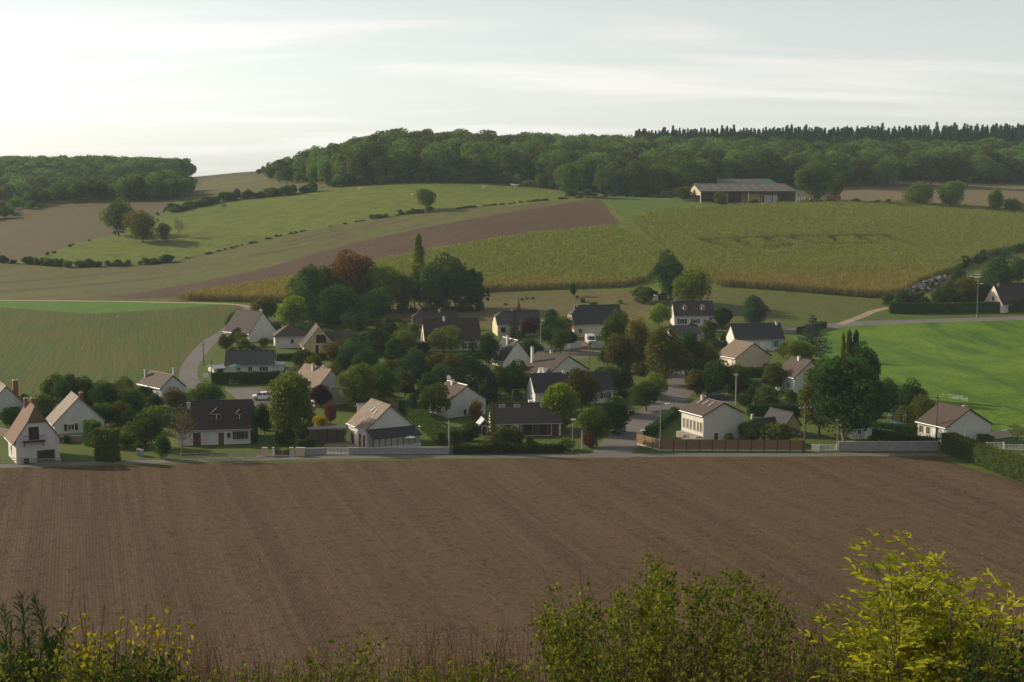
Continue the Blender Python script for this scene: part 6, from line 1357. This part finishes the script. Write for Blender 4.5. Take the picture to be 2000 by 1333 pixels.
rest = make_wood(wood_main, 9.6, 11, (11, 20), 270, 'broadleaf tree in the front of the hillside wood above the pasture', 'front trees of the hillside wood', 'wood_tree', conif=is_conif, tap=((515, 570, 640, 730), (.42, .6, .8, 1.0)))
gn_scatter('hillside_wood', rest, ALLP)
rest = make_wood(wood_left, 8.6, 12, (13, 19), 60, 'hazy broadleaf tree in the front of the far left wood', 'front trees of the far left wood', 'distant_tree', tap=((200, 300, 360, 400), (1.0, .92, .8, .55)))
gn_scatter('far_left_wood', rest, ALLP)
rest = make_wood(wood_band, 7.5, 13, (7, 14), 90, 'broadleaf tree in the belt of trees above the dry field', 'trees above the dry field', 'belt_tree', tap=((0, 60, 130, 320, 400), (.45, .6, .85, 1.0, .7)))
if rest: gn_scatter('tree_belt_back', rest, ALLP)
# spruces on the skyline
g = np.random.default_rng(21); sp = []
for rw, yb in enumerate((985, 997, 1009, 1021, 1033)):
    x = 85.0 + rw * 1.5
    while x < 420:
        y = yb + g.normal(0, 2.5); z = hz(x, y); px = px_of(x, y, z + 20)[0]
        if 1238 < px < 2040:
            f = np.clip((px - 1250) / 750, 0, 1); hh = g.uniform(21.5, 25.5) * (.92 + .16 * f) + (3 * g.random() if g.random() < .12 else 0)
            sp.append((x, y, z, hh))
        x += g.uniform(2.2, 3.6) if rw < 2 else g.uniform(2.6, 4.2)
for x in np.arange(-40, 85, 4.2):     # lower, farther spruce line in the middle of the skyline
    y = 1110 + g.normal(0, 5); sp.append((x + g.normal(0, .8), y, hz(x, y), g.uniform(11, 15)))
sp.sort(key=lambda q: q[1])
for i, (x, y, z, hh) in enumerate(sp[:300]):
    o = link('wood_spruce', SPR[i % 4], loc=(x, y, z - .2), rz=g.random() * 6, scale=(hh / 14, hh / 14, hh / 14)); tag(o, 'dark spruce in the plantation on the right-hand skyline', 'spruce', 'spruces of the skyline plantation')
if len(sp) > 300: gn_scatter('spruce_plantation', [(x, y, z - .2, g.random() * 6, hh / 14, hh / 14, i % 4) for i, (x, y, z, hh) in enumerate(sp[300:])], [SPR[i] for i in range(4)])
for px_, b_, t_ in ((506, 340, 330), (514, 339, 326)): T(px_, b_, t_, 14, 'shrub', 'leaf_forest', 'small %s bush on the skyline gap' % ('left' if px_ == 506 else 'right'), 'skyline_bush', 'bush')
# ------------------------------------------------------------------ maize standing in the two corn fields
def corn_mesh(seed, m):
    g = np.random.default_rng(seed); parts = []
    for k in range(2):
        bx, by = g.normal(0, .16, 2); h_ = 2.0 + .4 * g.random()
        for j in range(7):
            z = .25 + (h_ - .5) * (j + .5) / 7; a = g.random() * 6.28; L = .62 * (1 - .35 * j / 7)
            d = np.array([math.cos(a), math.sin(a), 0]); s_ = np.array([-math.sin(a), math.cos(a), 0]) * .07
            p0 = np.array([bx, by, z]); p1 = p0 + d * L * .55 + [0, 0, .30]; p2 = p0 + d * L + [0, 0, .02]
            V = np.array([p0 - s_ * .6, p0 + s_ * .6, p1 + s_, p1 - s_, p2 + s_ * .2, p2 - s_ * .2]); parts.append((V, np.array([[0, 1, 2, 3], [3, 2, 4, 5]])))
        V, F = tube([(bx, by, 0), (bx, by, h_)], [.03, .015], 3); parts.append((V, F))
        for q in range(3):
            a = g.random() * 6.28; p = np.array([bx, by, h_ - .1]); e = p + [math.cos(a) * .16, math.sin(a) * .16, .34]; w = np.array([.03, .03, 0]); parts.append((np.array([p - w, p + w, e + w, e - w]), np.array([[0, 1, 2, 3]])))
    V, F = merge(parts); return np_mesh('maize', V, F, (m,))
CORN = [corn_mesh(i, 'leaf_corn') for i in range(3)] + [corn_mesh(7 + i, 'leaf_corn_ripe') for i in range(2)]
cuts = [[(1366, 477), (1395, 487), (1428, 499)], [(1388, 479), (1500, 475), (1600, 472), (1730, 470)], [(1438, 481), (1474, 495), (1541, 492)], [(1500, 479), (1541, 490)], [(1550, 477), (1595, 488), (1636, 488)], [(1617, 472), (1653, 488), (1707, 486)], [(1671, 472), (1707, 484)], [(1734, 472), (1784, 490)]]
cut_lines = [G2(c) for c in cuts]
def near_cut(P, r):
    m = np.zeros(len(P), bool)
    for c in cut_lines:
        for a, b in zip(c[:-1], c[1:]):
            a, b = np.array(a), np.array(b); d = b - a; t = np.clip(((P - a) @ d) / (d @ d), 0, 1); m |= np.linalg.norm(P - (a + t[:, None] * d), axis=1) < r
    return m
from mathutils import noise as mnoise
for pi, (poly, ang) in enumerate(zip(FIELD_POLY['maize_ground'], (R(-34), R(-34)))):
    P = np.array(poly); g = np.random.default_rng(40 + pi); c, s_ = math.cos(ang), math.sin(ang)
    U = P @ np.array([[c, -s_], [s_, c]]); lo, hi = U.min(0), U.max(0)
    a, b = np.meshgrid(np.arange(lo[0], hi[0], .85), np.arange(lo[1], hi[1], .72)); Q = np.stack([a.ravel(), b.ravel()], 1); Q += g.normal(0, .10, Q.shape)
    W = Q @ np.array([[c, s_], [-s_, c]])
    W = W[inside(poly, W)]
    px = CX + FPX * W[:, 0] / W[:, 1]; W = W[(px > -60) & (px < 2080)]
    if pi == 1: W = W[~near_cut(W, 1.9)]
    Z = height(W[:, 0], W[:, 1]); n = len(W)
    py = np.array([project((W[i, 0], W[i, 1], Z[i]))[1] for i in range(n)])
    nz = np.array([mnoise.noise((x * .02, y * .02, 0)) for x, y in W])
    ripe = g.random(n) < np.clip((py - (525 if pi else 535)) / 40 + nz * .8, .06, .9)
    kid = np.where(ripe, 3 + g.integers(0, 2, n), g.integers(0, 3, n))
    nz2 = np.array([mnoise.noise((x * .45, y * .28, 3.0)) for x, y in W])
    hs = .95 + .22 * g.random(n) + .2 * nz + .12 * nz2
    gn_scatter('maize_field', np.column_stack([W, Z, g.random(n) * 6.28, 1.0 + .25 * g.random(n), hs, kid]), CORN, 'ripening maize standing on the %s slope' % ('left' if pi == 0 else 'right'), 'maize')
    print('corn', n)
# clods and stones on the ploughed field
g = np.random.default_rng(5); poly = FIELD_POLY['ploughed_field'][0]
clods = []
for i in range(4):
    bm = bmesh.new(); bmesh.ops.create_icosphere(bm, subdivisions=1, radius=.5)
    for v in bm.verts: v.co *= 1 + g.normal(0, .16); v.co.z *= .6
    me = bpy.data.meshes.new('clod'); bm.to_mesh(me); bm.free(); me.materials.append(MATS['ploughed_clod' if i else 'field_stone']) if 'ploughed_clod' in MATS else None; clods.append(me)
plain('ploughed_clod', (0.105, 0.070, 0.044), 1.0, (0.070, 0.046, 0.029), 0.3, .1); plain('field_stone', (0.20, 0.16, 0.13), .9, (0.14, .11, .085), .4, .2)
for i, me in enumerate(clods): me.materials.clear(); me.materials.append(MATS['ploughed_clod' if i else 'field_stone'])
n = 190000
W = np.stack([g.uniform(-100, 100, n), g.uniform(119, 226, n)], 1); px = CX + FPX * W[:, 0] / W[:, 1]; W = W[(px > -60) & (px < 2060)]
# clods gather along the furrows
ca, sa = math.cos(PLOUGH_ANG), math.sin(PLOUGH_ANG); u = W[:, 0] * ca - W[:, 1] * sa
keep = g.random(len(W)) < .55 + .45 * np.sin(u * 2 * math.pi / .76); W = W[keep]; W = W[inside(poly, W)]
n = len(W); Z = height(W[:, 0], W[:, 1]); sz = .06 + .15 * g.random(n) ** 3
kid = np.where(g.random(n) < .07, 0, g.integers(1, 4, n))
gn_scatter('soil_clods', np.column_stack([W, Z, g.random(n) * 6.28, sz * 1.1, sz, kid]), clods); print('clods', n)
# ------------------------------------------------------------------ shrubs on the slope right below the camera
def leaf_fold(C, D, Nn, L, wd, fold=.25):
    """pointed leaves folded along the midrib: base C, direction D, normal Nn, length L, half width L*wd"""
    D = unit(D); S = unit(np.cross(D, Nn)); U = np.cross(S, D); L = np.asarray(L)[:, None]
    w = L * wd; up = U * w * fold
    b = C; t = C + D * L - U * L * .12
    r1 = C + D * L * .3 + S * w + up; r2 = C + D * L * .68 + S * w * .75 + up * .7; l1 = C + D * L * .3 - S * w + up; l2 = C + D * L * .68 - S * w * .75 + up * .7
    V = np.stack([b, r1, r2, t, l2, l1], 1).reshape(-1, 3); k = np.arange(len(C))[:, None] * 6
    F = np.concatenate([k + np.array([[0, 1, 2, 3]]), k + np.array([[0, 3, 4, 5]])], 0)
    return V, F
def bez(p0, p1, p2, n):
    t = np.linspace(0, 1, n)[:, None]; return (1 - t) ** 2 * p0 + 2 * t * (1 - t) * p1 + t * t * p2
def fore_shrub(name, label, cat, root_px, Y, tips, leafm, style, seed, spread=.5, depth=.6, sr=.007, extra=0, stem_m='twig'):
    g = np.random.default_rng(seed)
    X = at_y(root_px, 1333, Y)[0]; base = np.array([X, Y, hz(X, Y)])
    r = empty(name, base); tag(r, label, cat)
    tips = list(tips)
    for k in range(extra):
        a, b = tips[g.integers(len(tips))], tips[g.integers(len(tips))]; f = g.random(); tips.append((a[0] + (b[0] - a[0]) * f, max(a[1], b[1]) + (abs(g.normal(0, 24)) if k % 2 else abs(g.normal(0, 60)) + 10)))
    if extra > 30:
        for a in list(tips)[:-extra]:
            for k in range(2): tips.append((a[0] + g.normal(0, 16), a[1] + 6 + abs(g.normal(0, 26))))
    stems, C, Dn, Nn, Ls = [], [], [], [], []
    P0 = np.array([0, 0, 0.0])
    for (tx, ty) in tips:
        tip = at_y(tx, ty, Y + g.normal(0, depth * .5)) - base
        rt = np.array([tip[0] * spread + g.normal(0, .08), tip[1] * .5 + g.normal(0, .08), -.05])
        mid = (rt + tip) / 2 + np.array([(tip[0] - rt[0]) * -.22, g.normal(0, .08), .12 * (tip[2] - rt[2])]) + g.normal(0, .05, 3)
        P = bez(rt, mid, tip, 12); stems.append(tube(P, np.linspace(sr, sr * .22, 12), 5))
        dirs = np.gradient(P, axis=0)
        if style == 'ash':
            for q in range(15):
                t = .50 + .5 * q / 14; i = min(11, int(t * 11)); p = P[i] + g.normal(0, .004, 3); a = q * 2.4 + g.random()
                side = unit(np.array([math.cos(a), math.sin(a) * .8, .55 + .3 * g.random() - .5 * (1 - t)])); Lr = .13 + .06 * g.random()
                rach = bez(p, p + side * Lr * .6 + [0, 0, .02], p + side * Lr + [0, 0, -.035], 5); stems.append(tube(rach, np.full(5, .0012), 3))
                sd = unit(np.cross(side, [0, 0, 1.0])); nn = np.cross(sd, side)
                for j in range(1, 5):
                    for sg in ((-1, 1) if j < 4 else (0,)):
                        d = unit(side * (.75 if sg else 1) + sd * sg * .9 + g.normal(0, .18, 3) + [0, 0, -.12]); C.append(rach[j]); Dn.append(d); Nn.append(nn + g.normal(0, .35, 3)); Ls.append(.036 + .040 * g.random())
        elif style in ('bramble', 'turning', 'herb'):
            nl = {'bramble': 52, 'turning': 26, 'herb': 26}[style]
            for q in range(nl):
                t = 1 - .80 * g.random() ** 1.4; i = min(11, int(t * 11)); p = P[i] + (P[max(0, i-1)] - P[i]) * g.random()
                off = unit(g.normal(0, 1, 3) + [0, 0, .2]); tw = (.03 + .13 * g.random()) * (1.5 if style == 'turning' else 1) * (1.25 - .8 * t)
                e = p + off * tw
                if q % 3 == 0: stems.append(tube([p, (p + e) / 2 + [0, 0, .008], e], [.0018, .0012, .0008], 3))
                for z in range(4 if style == 'bramble' else 3):
                    C.append(e + g.normal(0, .012, 3)); Dn.append(off + g.normal(0, .7, 3)); Nn.append(np.array([0, 0, 1.0]) + g.normal(0, .6, 3)); Ls.append((.024 if style != 'turning' else .027) * (.7 + .7 * g.random()))
        elif style == 'pine':
            n = 170; t = .30 + .7 * g.random(n); i = np.clip((t * 11).astype(int), 0, 10); p = P[i] + (P[i + 1] - P[i]) * g.random((n, 1))
            d = unit(unit(dirs[i]) * .9 + g.normal(0, .55, (n, 3)))
            C += list(p); Dn += list(d); Nn += list(g.normal(0, 1, (n, 3))); Ls += list(.05 + .03 * g.random(n))
        elif style == 'dry':
            for q in range(26):
                t = 1 - .45 * g.random(); i = min(11, int(t * 11)); p = P[i]; off = unit(np.array([g.normal(), g.normal(), .8])) * (.02 + .07 * g.random()) * (1.3 - t)
                stems.append(tube([p, p + off], [.0014, .0008], 3)); C.append(p + off); Dn.append(off + g.normal(0, .02, 3)); Nn.append(g.normal(0, 1, 3)); Ls.append(.010 + .012 * g.random())
    V, F = merge(stems); link('stems', np_mesh('stems', V, F, (stem_m,), smooth=True), r)
    wd = {'ash': .20, 'bramble': .36, 'turning': .40, 'herb': .26, 'pine': .035, 'dry': .35}[style]
    V, F = leaf_fold(np.array(C), np.array(Dn), np.array(Nn), np.array(Ls), wd); link('leaves', np_mesh('leaves', V, F, (leafm,)), r)
    return r
fore_shrub('ash_sapling', 'bright yellow-green ash sapling in the lower right corner', 'sapling', 1810, 7.6, [(1805, 1068), (1735, 1090), (1760, 1075), (1850, 1112), (1905, 1150), (1960, 1152), (1992, 1178), (1715, 1122), (1780, 1120), (1690, 1195), (1655, 1212), (1830, 1150), (1880, 1180), (1740, 1165), (1985, 1230), (1640, 1250), (1700, 1240)], 'leaf_ash', 'ash', 1, .35, .7, .009, 62)
fore_shrub('bramble_bush', 'large green thorny bush right of the middle foreground', 'bush', 1290, 8.6, [(1275, 1040), (1262, 1075), (1310, 1078), (1185, 1100), (1130, 1098), (1380, 1080), (1445, 1072), (1465, 1090), (1500, 1098), (1408, 1100), (1350, 1095), (1060, 1110), (1045, 1150), (1100, 1140), (1230, 1110), (1290, 1090), (1550, 1130), (1520, 1140), (1085, 1165), (1150, 1140), (1040, 1165), (1590, 1190), (1265, 1055), (1285, 1060)], 'leaf_bramble', 'bramble', 2, .45, 1.2, .0045, 105)
fore_shrub('turning_sapling', 'sparse sapling with yellowing leaves at the lower left', 'sapling', 210, 7.4, [(145, 1150), (165, 1165), (205, 1180), (285, 1182), (335, 1186), (250, 1205), (130, 1205), (118, 1235), (310, 1205), (240, 1190), (180, 1215), (350, 1210)], 'leaf_turning', 'turning', 3, .5, .7, .007, 12)
fore_shrub('young_pine', 'young pine with upright dark shoots in the lower left corner', 'pine', 50, 7.2, [(44, 1165), (66, 1168), (8, 1195), (78, 1192), (122, 1212), (108, 1250), (22, 1225), (-20, 1200), (55, 1230), (92, 1240), (5, 1260), (40, 1275)], 'leaf_pine', 'pine', 4, .3, .5, .009, 16)
fore_shrub('arching_bramble', 'thin arching bramble shoot in the lower middle', 'bramble', 600, 8.0, [(752, 1216), (700, 1225), (632, 1218), (660, 1235), (595, 1255), (570, 1290), (725, 1222)], 'leaf_bramble', 'turning', 5, .25, .4, .005, 6)
fore_shrub('leafy_weed', 'bright leafy weed clump left of the large thorny bush', 'weed', 960, 7.6, [(950, 1262), (985, 1250), (920, 1275), (1005, 1290), (890, 1285), (1020, 1300), (860, 1270)], 'leaf_bramble', 'bramble', 6, .5, .5, .005, 26)
for i, (px_, tp) in enumerate(((980, [(982, 1190), (990, 1240)]), (816, [(815, 1225), (822, 1262), (805, 1270)]), (420, [(424, 1262), (412, 1288)]), (872, [(870, 1215), (880, 1245)]), (1600, [(1600, 1150), (1612, 1180), (1590, 1195)]))):
    fore_shrub('dry_stalk', ('tall dry stalk left of the large thorny bush', 'dry stalk in the middle foreground', 'bent dry stalk at the lower left', 'thin dry stalk beside the leafy weeds', 'thin dry stalks between the thorny bush and ash sapling')[i], 'stalk', px_, 7.5 + .2 * i, tp, 'leaf_dry', 'dry', 20 + i, .6, .2, .004, 3)
# the tangle of low weeds along the bottom of the view
def tangle(name, seed, spans, leafm, style, n, Y0, Y1):
    g = np.random.default_rng(seed); C, Dn, Nn, Ls, stems = [], [], [], [], []
    for k in range(n):
        x0, x1, y0, y1 = spans[g.integers(len(spans))]; Y = g.uniform(Y0, Y1); tip = at_y(g.uniform(x0, x1), g.uniform(y0, y1) + 12 * g.random(), Y); rt = np.array([tip[0] + g.normal(0, .12), Y + g.normal(0, .1), 0]); rt[2] = hz(rt[0], rt[1]) - .03
        rt[2] = max(rt[2], tip[2] - 1.1)
        P = bez(rt, (rt + tip) / 2 + g.normal(0, .06, 3), tip, 7); stems.append(tube(P, np.linspace(.004, .001, 7), 3))
        for q in range(34 if style == 'green' else 22):
            t = g.random() ** .7; i = min(5, int(t * 6)); p = P[i] + (P[i+1] - P[i]) * g.random(); off = unit(g.normal(0, 1, 3) + [0, 0, .3])
            C.append(p + off * .04 * g.random()); Dn.append(off); Nn.append(np.array([0, 0, 1.0]) + g.normal(0, .6, 3)); Ls.append((.026 if style == 'green' else .018) * (.6 + .8 * g.random()))
    S = merge(stems); Lf = leaf_fold(np.array(C), np.array(Dn), np.array(Nn), np.array(Ls), .32 if style == 'green' else .18)
    V = np.vstack([S[0], Lf[0]]); F = np.vstack([S[1], Lf[1] + len(S[0])])
    tag(link(name, np_mesh(name, V, F, ('twig', leafm), np.r_[np.zeros(len(S[1])), np.ones(len(Lf[1]))])), kind='stuff')
tangle('low_weeds', 31, [(-30, 360, 1240, 1330), (-30, 300, 1270, 1330), (1040, 1650, 1210, 1330), (1600, 2030, 1230, 1330), (1300, 1650, 1230, 1330), (360, 1040, 1285, 1335)], 'leaf_herb', 'green', 800, 6.6, 9.4)
tangle('green_weeds', 32, [(700, 1040, 1280, 1335), (360, 760, 1295, 1335), (0, 200, 1235, 1330)], 'leaf_bramble', 'green', 260, 6.6, 8.6)
tangle('dry_weeds', 33, [(500, 1060, 1262, 1335), (1090, 1640, 1170, 1330), (350, 700, 1265, 1335), (200, 420, 1230, 1330), (1500, 1680, 1190, 1320), (780, 1060, 1200, 1330), (360, 1000, 1225, 1330)], 'leaf_dry', 'dry', 680, 6.8, 9.6)
tangle('dark_weeds', 34, [(1850, 2040, 1215, 1330), (180, 350, 1255, 1330)], 'leaf_dark', 'green', 130, 6.4, 7.2)

# ------------------------------------------------------------------ smoke from the chimney
def smoke():
    h = SMOKE_AT; x, y, z = h.X(.08 * h.U / 2, -.55 * h.V / 2, h.r + .9); c, s_ = math.cos(h.yaw), math.sin(h.yaw)
    b = np.array([h.foot[0] + x * c - y * s_, h.foot[1] + x * s_ + y * c, h.root.location.z + z])
    m, nt, bs, o = new_mat('chimney_smoke'); nt.nodes.remove(bs)
    tc = N(nt, 'ShaderNodeTexCoord'); n1 = noise(nt, tc.outputs['Object'], 1.4, 4, .6)
    d = mrange(nt, n1, .40, .68, 0, .8)
    v = N(nt, 'ShaderNodeVolumePrincipled', {'Color': (.92, .95, 1, 1), 'Density': d}); nt.links.new(v.outputs[0], o.inputs['Volume'])
    V, F = tube([(.1, 0, -.05), (.35, 0, .3), (.3, 0, .6), (-.4, .05, .85), (-1.5, .1, 1.0), (-2.8, .2, 1.3), (-3.8, .3, 1.5)], [.14, .3, .42, .45, .42, .34, .1], 10)
    caps = [list(range(10))[::-1], list(range(len(V) - 10, len(V)))]
    me = bpy.data.meshes.new('smoke'); me.from_pydata([tuple(q) for q in V], [], [tuple(f) for f in F] + [tuple(q) for q in caps]); me.materials.append(MATS['chimney_smoke'])
    tag(link('smoke', me, loc=tuple(b)), kind='stuff')
smoke()
haze_box()
